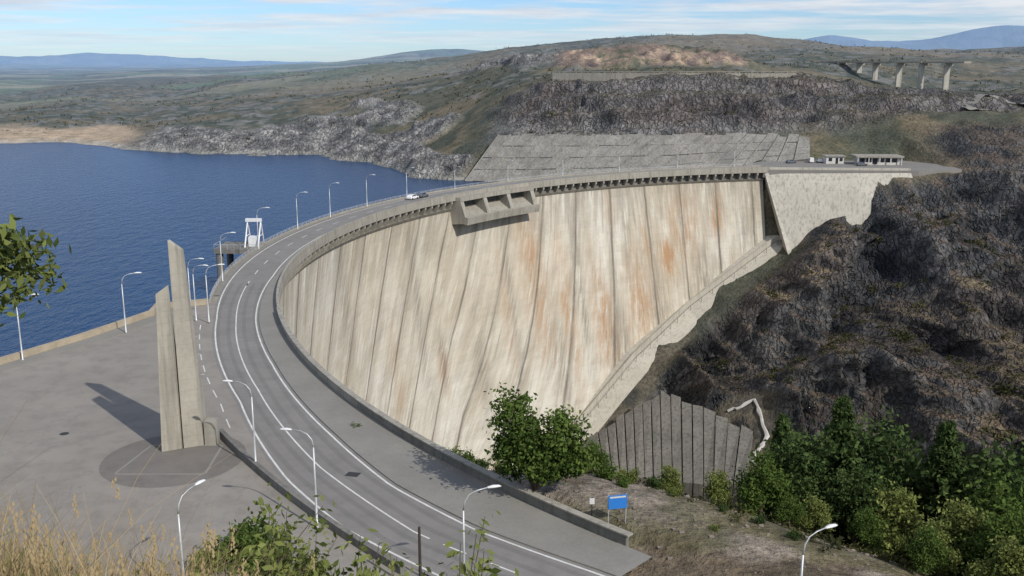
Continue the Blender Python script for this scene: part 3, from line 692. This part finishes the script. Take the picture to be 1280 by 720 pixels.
for a in (196.8,187.4,177.4,169.3,163.3,157,150.5,143,135,127,119,111,103.5):
    x,y,_=pol(183.95,a);lamp(x,y,CX-x,CY-y,z=.1,s=1 if a>150 else .8)
lamp(-58.2,143.0,.9,.3);lamp(-67,129,.9,.3);lamp(-52.2,155,1,-.2);lamp(-49.8,150,.9,-.3)
lamp(-25.8,92.5,-1,.1);lamp(-17.1,79.4,-1,.1);lamp(-3.6,67.2,.9,.3);lamp(-24.5,66.6,.3,.6);lamp(19.6,60.5,.8,.4)
# ------------------------------------------------------------------ sign, posts
sg=empty('information_sign');sg.location=(9.3,80,float(ground(9.3,80)[0]))
mk('board',*box(-.85,.85,-.05,.05,1.7,2.95),M_blue,parent=sg)
mk('legend_line',*box(-.72,.72,-.056,-.05,2.72,2.87),M_white,parent=sg)
for i,x in enumerate((-.8,.8)): mk('post_%d'%(i+1),*tube([(x,.12,-.5),(x,.12,3.)],[.05,.05],8),M_metal,parent=sg)
sg.rotation_euler=(0,0,rad(12))
s2=empty('notice_sign');s2.location=(7.2,81.8,float(ground(7.2,81.8)[0]))
mk('plate',*box(-.22,.22,-.03,.03,1.3,1.85),M_lampw,parent=s2);mk('pole',*tube([(0,.06,-.3),(0,.06,1.9)],[.04,.04],6),M_wood,parent=s2)
x,y,_=pol(190.3,224.5);mk('wooden_post',*tube([(x,y,-.5),(x,y,5.6)],[.14,.1],8),M_wood)
# ------------------------------------------------------------------ buildings, cars on the platform
bd=empty('service_building');bd.location=(145,392,0);bd.rotation_euler=(0,0,rad(-4))
mk('walls',*box(-8,8,-2.5,4,0,3.0),M_wallb,parent=bd);mk('roof',*box(-9.2,9.2,-4.2,5,3.0,3.55),M_conc,parent=bd)
mb=MB()
for i in range(6): mb.add(box(-7.4+i*2.5,-5.5+i*2.5,-2.56,-2.5,.3 if i in(2,) else 1.,2.6))
mb.obj('windows_and_door',[M_glass],parent=bd)
mb=MB()
for i in range(5): mb.add(box(-8.6+i*4.2,-8.3+i*4.2,-4.,-3.7,0,3.))
mb.obj('columns',[M_wallb],parent=bd)
bd=empty('gatehouse');bd.location=(129,396,0)
mk('walls',*box(-3.5,3.5,-2,2.5,0,2.9),M_wallb,parent=bd);mk('roof',*box(-4,4,-2.6,3,2.9,3.2),M_conc,parent=bd)
mb=MB();mb.add(box(-2.6,-1.2,-2.06,-2.,1.,2.3));mb.add(box(.2,1.2,-2.06,-2.,0.05,2.3));mb.add(box(1.8,3.,-2.06,-2.,1.,2.3));mb.obj('windows_and_door',[M_glass],parent=bd)
def car(x,y,rot,paint,van=False):
    c=empty('parked_car');c.location=(x,y,.01);c.rotation_euler=(0,0,rad(rot))
    if van: prof=[(-2.4,.35),(2.4,.35),(2.4,1.0),(1.7,1.25),(1.2,1.95),(-2.35,2.0)]
    else: prof=[(-2.1,.3),(2.1,.3),(2.12,.75),(1.1,.95),(.5,1.4),(-1.2,1.45),(-1.95,1.0),(-2.12,.8)]
    n=len(prof);V=[(px,-.85*(1 if pz<1.05 else .86),pz) for px,pz in prof]+[(px,.85*(1 if pz<1.05 else .86),pz) for px,pz in prof]
    o=mk('body',V,[tuple(range(n)),tuple(range(n,2*n))[::-1]]+[(i,i+n,(i+1)%n+n,(i+1)%n) for i in range(n)],paint,parent=c)
    bv=o.modifiers.new('b','BEVEL');bv.width=.07;bv.segments=2
    mb=MB();zt=1.8 if van else 1.36
    for s in (-1,1): mb.add(([(.85,s*.80,1.02),(.4,s*.76,zt),(-1.1,s*.76,zt),(-1.6,s*.80,1.02),(.85,s*.84,1.02),(.4,s*.79,zt),(-1.1,s*.79,zt),(-1.6,s*.84,1.02)],[(0,1,2,3),(4,5,6,7),(0,4,5,1),(1,5,6,2),(2,6,7,3),(3,7,4,0)]))
    mb.obj('windows',[M_glass],parent=c)
    mb=MB()
    for wx_ in (-1.35,1.35):
        for s in (-1,1): mb.add(tube([(wx_,s*.7,.32),(wx_,s*.9,.32)],[.32,.32],14))
    mb.obj('wheels',[M_tyre],parent=c)
car(121,399,80,M_carw,True);car(124.5,400,85,M_carw);car(137,386,10,M_card);car(112,396,20,M_card)
x,y,_=pol(181.2,150.8);car(x,y,62,M_carw);x,y,_=pol(181.2,149.2);car(x,y,60,M_card)
# ------------------------------------------------------------------ intake platform and gantry
it=empty('intake_platform')
mk('deck',*box(-67,-56,217,227,-2.2,-1.2),M_concd,parent=it)
mb=MB()
for x in (-66,-57.5):
    for y in (218,226): mb.add(tube([(x,y,-40),(x,y,-2.2)],[.8,.8],10))
mb.obj('legs',[M_concd],parent=it)
mb=MB()
for x in (-60.5,-57.5): 
    mb.add(tube([(x,219.,-1.2),(x+.3,221.5,4.6)],[.18,.14],6));mb.add(tube([(x,224.5,-1.2),(x+.3,221.5,4.6)],[.18,.14],6))
    mb.add(tube([(x+.1,219.9,1.2),(x+.1,223.6,1.2)],[.1,.1],6))
mb.add(box(-60.6,-57.,221.1,221.9,4.4,5.1));mb.add(box(-60.,-58.,220.4,222.6,-1.2,1.0))
mb.obj('gantry_hoist',[M_lampw],parent=it)
mb=MB()
wall([(-66.9,217.1),(-56.2,217.1)],.06,-.2,-.12,mb);wall([(-66.9,217.2),(-66.9,226.9)],.06,-.2,-.12,mb)
for i in range(8): mb.add(tube([(-66.9+i*1.5,217.1,-1.2),(-66.9+i*1.5,217.1,-.21)],[.04,.04],4))
mb.obj('railing',[M_metal],parent=it)
# ------------------------------------------------------------------ viaduct
vd=empty('viaduct')
piers=[(259,600),(250,615),(244,635),(238,660),(236,685),(233,712)]
mb=MB()
for i,(x,y) in enumerate(piers):
    g=float(ground(x,y)[0])
    mb.add(box(x-1.5,x+1.5,y-1.2,y+1.2,g-3,37.2));mb.add(box(x-3.,x+3.,y-1.4,y+1.4,37.2,38.69))
mb.obj('piers',[M_concw],parent=vd)
mb=MB();pl=[(263,586)]+piers+[(231,745)]
wall(pl,5,38.7,39.7,mb);mb.obj('deck',[M_conc],parent=vd)
tr=[(21,519),(50,508),(83,499),(112,498),(141,499)]
mb=MB()
for (ax,ay),(bx,by) in zip(tr[:-1],tr[1:]):
    L=math.hypot(bx-ax,by-ay);ex,ey=(bx-ax)/L,(by-ay)/L
    T_=lambda v:(ax+ex*v[0]-ey*v[1],ay+ey*v[0]+ex*v[1],v[2])
    mb.add(box(.01,L-.01,-.3,.3,30.,34.1),0,T_)
    mb.add(box(.01,L-.01,-.2,.2,34.7,34.95),0,T_)
    k=0.5
    while k<L: mb.add(box(k,k+.3,-.15,.15,34.1,34.7),0,T_);k+=3.
mb.obj('terrace_retaining_wall',[M_conc])
def drape(name,pts,wd,mat,z=.35):
    pts=dens([(x,y,0) for x,y in pts],10);V=[];F=[]
    for i,(x,y,_) in enumerate(pts):
        a=pts[max(i-1,0)];b_=pts[min(i+1,len(pts)-1)];L=math.hypot(b_[0]-a[0],b_[1]-a[1]);nx_,ny_=-(b_[1]-a[1])/L,(b_[0]-a[0])/L
        xs=[x+nx_*wd*k for k in (-.5,0,.5)];ys=[y+ny_*wd*k for k in (-.5,0,.5)]
        zz=max(ground(xs,ys))+z
        V+=[(xs[0],ys[0],zz),(xs[2],ys[2],zz)]
    for i in range(len(pts)-1): F.append((2*i,2*i+1,2*i+3,2*i+2))
    mk(name,V,F,mat)
drape('hillside_road',[(205,432),(203,445),(216,455),(226,440),(228,425),(244,430),(262,470)],5,M_walk,.6)

# ------------------------------------------------------------------ vegetation
def leafset(cent,size,rg,stretch=1.6):
    n=len(cent)
    u=rg.normal(size=(n,3));u/=np.linalg.norm(u,axis=1,keepdims=True)
    v=rg.normal(size=(n,3));v-=u*(u*v).sum(1,keepdims=True);v/=np.linalg.norm(v,axis=1,keepdims=True)
    s=(size*rg.uniform(.6,1.3,n))[:,None]
    P=np.stack([cent-u*s*stretch*.5,cent-v*s*.42,cent+u*s*stretch*.5,cent+v*s*.42],1)
    return P.reshape(-1,3)
def foliage_mesh(name,cent,size,lv,leafm,wood=None,stretch=1.6,rg=rng):
    P=leafset(cent,size,rg,stretch=stretch);n=len(cent)
    Vw,Fw=wood if wood else ([],[])
    nv=len(P);me=bpy.data.meshes.new(name)
    tot=nv+len(Vw);me.vertices.add(tot)
    allv=np.concatenate([P,np.array(Vw,float).reshape(-1,3)]) if len(Vw) else P
    me.vertices.foreach_set('co',allv.astype(np.float32).ravel())
    lq=np.arange(nv,dtype=np.int32);ls=list(np.arange(0,nv,4));lt=[4]*n;lw=[]
    pos=nv
    for f in Fw: ls.append(pos);lt.append(len(f));lw+= [i+nv for i in f];pos+=len(f)
    me.loops.add(pos);me.loops.foreach_set('vertex_index',np.concatenate([lq,np.array(lw,dtype=np.int32)]).astype(np.int32))
    me.polygons.add(len(ls));me.polygons.foreach_set('loop_start',np.array(ls,dtype=np.int32));me.polygons.foreach_set('loop_total',np.array(lt,dtype=np.int32))
    me.materials.append(leafm);me.materials.append(M_bark)
    me.polygons.foreach_set('material_index',np.array([0]*n+[1]*len(Fw),dtype=np.int32))
    me.update(calc_edges=True)
    at=me.attributes.new('lv','FLOAT','POINT');at.data.foreach_set('value',np.concatenate([np.repeat(lv,4),np.zeros(len(Vw))]).astype(np.float32))
    return me
def tree_mesh(seed,H,lobes,nclump,nleaf,lsize,leafm,tr=.22):
    rg=np.random.default_rng(seed);cents=[];lvs=[];mb=MB()
    top=max(l[2] for l in lobes)
    mb.add(tube([(0,0,-1.5),(.1,0,H*.12),(.15*rg.normal(),.1,H*.3),(.2*rg.normal(),.1,top*.9)],[tr*1.3,tr,tr*.75,tr*.2],8))
    for (cx,cy,cz,rx,ry,rz) in lobes:
        mb.add(tube([(0,0,H*.15),(cx*.4,cy*.4,cz*.6),(cx,cy,cz)],[tr*.6,tr*.4,tr*.12],6))
        for k in range(nclump):
            d=rg.normal(size=3);d/=np.linalg.norm(d);q=rg.uniform(.35,1.05)
            c=np.array([cx+d[0]*rx*q,cy+d[1]*ry*q,cz+d[2]*rz*q]);cr=rg.uniform(.16,.3)*min(rx,rz)
            if k%3==0: mb.add(tube([(cx,cy,cz-.2*rz),tuple(c)],[tr*.15,tr*.04],4))
            pts=c+rg.normal(size=(nleaf,3))*cr*np.array([1,1,.7])
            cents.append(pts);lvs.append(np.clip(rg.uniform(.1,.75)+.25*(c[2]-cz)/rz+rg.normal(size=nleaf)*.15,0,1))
    return foliage_mesh('tree_mesh_%d'%seed,np.concatenate(cents),lsize,np.concatenate(lvs),leafm,(mb.V,mb.F),rg=rg)
def place(me,name,x,y,s=1.,rot=0,z=None,dz=0):
    o=bpy.data.objects.new(name,me);link(o)
    o.location=(x,y,(float(ground(x,y)[0]) if z is None else z)+dz);o.scale=(s,s,s);o.rotation_euler=(0,0,rot);return o
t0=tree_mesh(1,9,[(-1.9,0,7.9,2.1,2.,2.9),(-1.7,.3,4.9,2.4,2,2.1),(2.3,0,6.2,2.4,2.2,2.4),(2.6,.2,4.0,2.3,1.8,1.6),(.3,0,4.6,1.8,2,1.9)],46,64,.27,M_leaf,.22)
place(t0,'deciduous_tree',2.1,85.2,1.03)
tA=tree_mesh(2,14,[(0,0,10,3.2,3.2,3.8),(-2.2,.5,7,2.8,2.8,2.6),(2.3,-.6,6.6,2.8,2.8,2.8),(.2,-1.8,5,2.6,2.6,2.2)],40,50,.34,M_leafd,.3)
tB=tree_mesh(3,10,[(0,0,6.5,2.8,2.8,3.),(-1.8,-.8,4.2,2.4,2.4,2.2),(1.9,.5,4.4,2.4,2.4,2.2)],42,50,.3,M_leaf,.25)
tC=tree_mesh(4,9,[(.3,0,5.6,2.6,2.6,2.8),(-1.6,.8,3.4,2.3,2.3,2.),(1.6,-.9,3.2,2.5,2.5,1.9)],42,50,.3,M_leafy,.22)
rg=np.random.default_rng(9);cents=[];lv=[];mb=MB();mb.add(tube([(0,0,-1.5),(0,0,6),(0,0,14)],[.28,.18,.03],8))
for k in range(150):
    z=1.5+12.3*(k/150)**.9;L=(14.2-z)*.27*rg.uniform(.6,1.2)+.2;a=k*2.4+rg.normal()*.3
    end=np.array([math.cos(a)*L,math.sin(a)*L,z-.2*L+.25]);st0=np.array([0,0,z])
    mb.add(tube([tuple(st0),tuple(end)],[.04,.01],3))
    t=rg.uniform(.15,1.,60)**.7;p_=st0+(end-st0)*t[:,None]+rg.normal(size=(60,3))*np.array([.16,.16,.12])*(.5+L*.35)
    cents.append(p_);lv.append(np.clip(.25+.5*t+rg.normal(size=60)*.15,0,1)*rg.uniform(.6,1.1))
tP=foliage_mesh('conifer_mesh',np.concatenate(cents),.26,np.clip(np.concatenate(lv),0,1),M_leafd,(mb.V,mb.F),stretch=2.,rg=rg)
HT={tA:13.8,tB:9.5,tC:8.5,tP:14.}
# (kind, x, y, rotation, height of the tree's top above the crest road)
T=[(tP,37,104,.9,3.4),(tA,41,104,.4,1.4),(tA,32,101,1.3,1.0),(tB,26.5,97,.2,-.2),(tC,22,97,2.,-2.4),(tP,47.5,101,.3,1.6),(tA,52.5,100,2.,1.),(tC,39.5,94,1.5,-3.0),(tA,58,98,.5,1.2),(tB,49.5,92,3.,-1.2),(tC,44,88,.7,-2.0),
 (tC,30,90,.5,-2.2),(tB,34.5,88,1.2,-2.4),(tC,39,83,2.2,-1.2),(tB,44.5,81,1.1,.4),(tA,50,82,2.9,1.),(tB,27,88,2.9,-3.2),(tC,51.5,76,2,3.),(tB,46,73,1,3.5),(tC,41.5,75,0,1.),(tB,36.5,79,.3,.2),(tP,56,90,1,2.6),(tA,62,100,1,2.6),
 (tA,45,112,1,2.),(tP,53,110,1,3.4),(tB,60,85,0,1.),(tP,31,106,2,.6),(tA,36.5,96,2.6,-1.),(tB,47,84,2.2,-.2)]
for me_,x,y,rt,tz in T:
    g=float(ground(x,y)[0]);s=min(max((tz-g)/HT[me_],.35),1.55);place(me_,'conifer_tree' if me_ is tP else 'deciduous_tree',x,y,s,rt)
place(tC,'deciduous_tree',17,99,.4,1);place(tB,'deciduous_tree',8.8,99,.42,2.7)
def shrub_mesh(seed,r,hh,nc,nl,ls,mat):
    rg=np.random.default_rng(seed);C_=[];L_=[];mb=MB()
    for k in range(nc):
        d=rg.normal(size=3);d/=np.linalg.norm(d);q=rg.uniform(.3,1)
        c=np.array([d[0]*r*q,d[1]*r*q,hh*.5+d[2]*hh*.5*q]);mb.add(tube([(0,0,-.2),tuple(c)],[.04,.01],4))
        C_.append(c+rg.normal(size=(nl,3))*r*.17);L_.append(np.clip(rg.uniform(.15,.8)+rg.normal(size=nl)*.15,0,1))
    return foliage_mesh('shrub_%d'%seed,np.concatenate(C_),ls,np.concatenate(L_),mat,(mb.V,mb.F),rg=rg)
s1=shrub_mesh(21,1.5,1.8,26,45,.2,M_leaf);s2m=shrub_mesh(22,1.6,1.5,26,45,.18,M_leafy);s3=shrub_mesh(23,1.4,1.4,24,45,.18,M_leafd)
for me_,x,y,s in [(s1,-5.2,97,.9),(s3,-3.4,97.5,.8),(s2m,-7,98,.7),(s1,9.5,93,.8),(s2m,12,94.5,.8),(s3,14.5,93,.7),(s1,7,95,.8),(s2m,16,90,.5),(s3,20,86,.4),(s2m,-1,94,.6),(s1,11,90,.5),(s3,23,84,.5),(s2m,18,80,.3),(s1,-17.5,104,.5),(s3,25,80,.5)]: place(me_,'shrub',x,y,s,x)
for me_,x,y,s in [(s1,-21.8,74.5,1.5),(s2m,-24.2,72.5,1.2),(s1,-19.5,72,1.4),(s2m,-16.5,70,1.2)]: place(me_,'shrub',x,y,s,x,z=0)
def scatter(name,n,fx,cond,size,nl,mat):
    xs,ys=fx(n);z=ground(xs,ys);k=cond(xs,ys,z);xs,ys,z=xs[k],ys[k],z[k]
    a=np.arctan2(xs,ys);r=np.hypot(xs,ys)
    i=np.clip(np.searchsorted(RR,r),0,nr-1);j=np.clip(np.searchsorted(AZ,a),0,na-1)
    xs,ys,z=PX[i,j],PY[i,j],PZ[i,j]
    s=rng.uniform(.5,1.4,len(xs))*size
    c=np.stack([xs,ys,z+s*.3],-1)[:,None,:]+rng.normal(size=(len(xs),nl,3))*s[:,None,None]*np.array([.5,.5,.3])
    lv=np.clip(rng.uniform(0,.8,len(xs))[:,None]+rng.normal(size=(len(xs),nl))*.15,0,1)
    me_=foliage_mesh(name,c.reshape(-1,3),np.repeat(s*.42,nl)*(22/max(nl,22))**.4,lv.ravel(),mat);link(bpy.data.objects.new(name,me_))
def nzat(xs,ys):
    a=np.arctan2(xs,ys);r=np.hypot(xs,ys);i=np.clip(np.searchsorted(RR,r),0,nr-1);j=np.clip(np.searchsorted(AZ,a),0,na-1);return nz[i,j]
scatter('rock_scrub',2800,lambda n:(rng.uniform(45,260,n),rng.uniform(215,372,n)),lambda x,y,z:(nzat(x,y)>.7)&(fbm2(x/14,y/14,3,99)>.49)&(polyd(x,y,K)>10)&(polysd(x,y,APRON)>2)&(polysd(x,y,PLAT)>4),1.1,20,M_scrub)
scatter('rock_bushes',420,lambda n:(rng.uniform(60,230,n),rng.uniform(225,345,n)),lambda x,y,z:(nzat(x,y)>.6)&(fbm2(x/18,y/18,3,95)>.5)&(polyd(x,y,K)>12)&(polysd(x,y,APRON)>3),2.0,70,M_scrub)
scatter('quarry_scrub',1400,lambda n:(rng.uniform(-20,330,n),rng.uniform(425,540,n)),lambda x,y,z:(nzat(x,y)>.8)&(fbm2(x/20,y/20,3,98)>.5)&(polysd(x,y,SLABP)>2),1.1,12,M_scrub)
def hillpts(n):
    a=np.radians(rng.uniform(-30,31,n));r=np.exp(rng.uniform(math.log(520),math.log(1500),n));return r*np.sin(a),r*np.cos(a)
scatter('hill_scrub',6000,hillpts,lambda x,y,z:(z>-9)&(fbm2(x/50,y/50,4,97)>.5)&~((y<560)&(x>-25)),1.5,8,M_scrub)
scatter('bank_scrub',1500,lambda n:(rng.uniform(-12,75,n),rng.uniform(66,140,n)),lambda x,y,z:(z<-1.2)&(np.hypot(x-CX,y-CY)<171.5)&(z>-60)&(fbm2(x/5,y/5,3,96)>.45),.7,30,M_scrub)
mb=MB()
for k in range(420):
    x=rng.uniform(-8,34);y=rng.uniform(66,96)
    if math.hypot(x-CX,y-CY)>171.8: continue
    s=rng.uniform(.05,.3)**1.2;g=float(ground(x,y)[0]);V,F=box(-1,1,-1,1,-.6,.8)
    mb.add(([ (x+vx*s*rng.uniform(.4,1.1),y+vy*s*rng.uniform(.4,1.1),g+vz*s*rng.uniform(.4,1.)) for vx,vy,vz in V],F))
mb.obj('loose_stones',[simple('field_stone',(.24,.2,.16),(.15,.125,.1),1,6)])
# ------------------------------------------------------------------ foreground plants on the camera's hill
def grassmesh(name,n,xr,yr,hmin,hmax,w_,mat,heads=True,thr=.42,seed=55):
    rg=np.random.default_rng(seed);P=[];F=[];lv=[]
    xs=rg.uniform(*xr,n);ys=rg.uniform(*yr,n);zs=ground(xs,ys);fb=fbm2(xs*1.6,ys*1.6,3,seed)
    for x,y,z,q_ in zip(xs,ys,zs,fb):
        if q_<thr: continue
        hgt=rg.uniform(hmin,hmax)*(.35+1.1*q_)*(1.25 if rg.random()<.12 else 1);dx,dy=rg.normal(size=2)*.32*hgt;a=rg.uniform(0,math.pi);wx_,wy_=w_*math.cos(a),w_*math.sin(a)
        b0=len(P);l=rg.uniform(0.,1)
        for t in (0,.4,.75,1):
            q=1-.75*t
            cx_,cy_,cz_=x+dx*t*t,y+dy*t*t,z-.05+hgt*t*(1-.15*t)
            P+=[(cx_-wx_*q,cy_-wy_*q,cz_),(cx_+wx_*q,cy_+wy_*q,cz_)];lv+=[l,l]
        for i in range(3): F.append((b0+2*i,b0+2*i+1,b0+2*i+3,b0+2*i+2))
        if heads and rg.random()<.12:
            for k in range(9):
                hx,hy,hz=cx_+rg.normal()*.008,cy_+rg.normal()*.008,cz_-k*.014;s=.007
                b1=len(P);P+=[(hx-s,hy,hz),(hx,hy-s*.5,hz-s*1.6),(hx+s,hy,hz),(hx,hy+s*.5,hz+s*1.8)];F.append((b1,b1+1,b1+2,b1+3));lv+=[.8,.8,.8,.8]
    o=mk(name,P,F,mat);at=o.data.attributes.new('lv','FLOAT','POINT');at.data.foreach_set('value',np.array(lv,dtype=np.float32))
grassmesh('dry_grass',9500,(-4.8,-1.5),(3.6,6.6),.25,.88,.0028,M_dry,thr=.39)
grassmesh('green_grass',2600,(-4.4,-1.3),(3.8,6.6),.25,.6,.0045,M_leafy,False,.46,57)
grassmesh('hill_grass',6000,(-14,8),(6.,16),.4,.9,.008,M_dry,False)
def bushm(seed,pts,nl,ls,mat,spread):
    rg=np.random.default_rng(seed);C_=[];L_=[];mb=MB()
    for (bx,by,bz),(tx,ty,tz) in pts:
        B=np.array([bx,by,bz]);Tt=np.array([tx,ty,tz]);mb.add(tube([tuple(B),tuple((B+Tt)/2+rg.normal(size=3)*.04),tuple(Tt)],[.012,.008,.003],5))
        t=rg.uniform(.25,1.02,nl)**.8;C_.append(B+(Tt-B)*t[:,None]+rg.normal(size=(nl,3))*spread);L_.append(np.clip(rg.uniform(.2,.9)+rg.normal(size=nl)*.2,0,1))
    return foliage_mesh('bush_%d'%seed,np.concatenate(C_),ls,np.concatenate(L_),mat,(mb.V,mb.F),stretch=1.9,rg=rg)
def bush(name,cx,cy,topz,w_,n,nl,ls,mat,seed,spread=.09):
    rg=np.random.default_rng(seed);pts=[]
    for k in range(n):
        bx=cx+rg.normal()*w_*.3;by=cy+rg.normal()*.5;g=float(ground(bx,by)[0])
        tx=cx+rg.uniform(-1,1)*w_;ty=cy+rg.normal()*.6;tz=topz-abs(rg.normal())*.45-.5*((tx-cx)/w_)**2
        pts.append(((bx,by,g-.1),(tx,ty,tz)))
    link(bpy.data.objects.new(name,bushm(seed,pts,nl,ls,mat,spread)))
bush('leafy_bush',-2.5,9.,35.3,.8,70,80,.055,M_leafy,101,.10)
bush('leafy_bush',-1.2,7.5,35.9,.5,34,50,.055,M_leafy,102,.07)
bush('leafy_bush',-.3,6.4,36.4,.4,36,50,.05,M_leafy,103,.06)
bush('leafy_bush',-3.6,8.6,35.0,.6,34,60,.05,M_leafy,104,.09)
# small tree beside the viewpoint, one branch reaching into view
mb=MB();g=float(ground(-8.5,7.5)[0]);mb.add(tube([(-8.5,7.5,g-.3),(-8.3,7.6,g+3),(-8.0,7.7,38.5),(-7.6,7.8,41.5)],[.16,.13,.1,.04],8))
rg=np.random.default_rng(77);C_=[];L_=[]
ends=[(-3.88,8.,38.5),(-3.9,8.1,38.2),(-4.05,8.,38.5),(-4.1,7.9,38.1),(-4.2,8.1,38.3),(-4.0,8.2,38.35)]+[(-8+rg.normal()*1.5,7.5+rg.normal()*1.3,41.5+rg.normal()*1.) for _ in range(14)]
for e in ends:
    e=np.array(e);s_=np.array([-8.0,7.7,38.6 if e[0]>-5 else 40.]);mb.add(tube([tuple(s_),tuple((s_+e)/2+np.array([0,0,.25])),tuple(e)],[.03,.018,.005],5))
    t=rg.uniform(.86 if e[0]>-5 else .4,1.,170);C_.append(s_+(e-s_)*t[:,None]+np.array([0,0,.2])*(1-np.abs(2*t-1))[:,None]+rg.normal(size=(170,3))*np.array([.09,.09,.085]));L_.append(np.clip(rg.uniform(.1,.6)+rg.normal(size=170)*.2,0,1))
link(bpy.data.objects.new('overhanging_tree',foliage_mesh('overhanging_tree',np.concatenate(C_),.05,np.concatenate(L_),M_leafy,(mb.V,mb.F),stretch=2.2,rg=rg)))
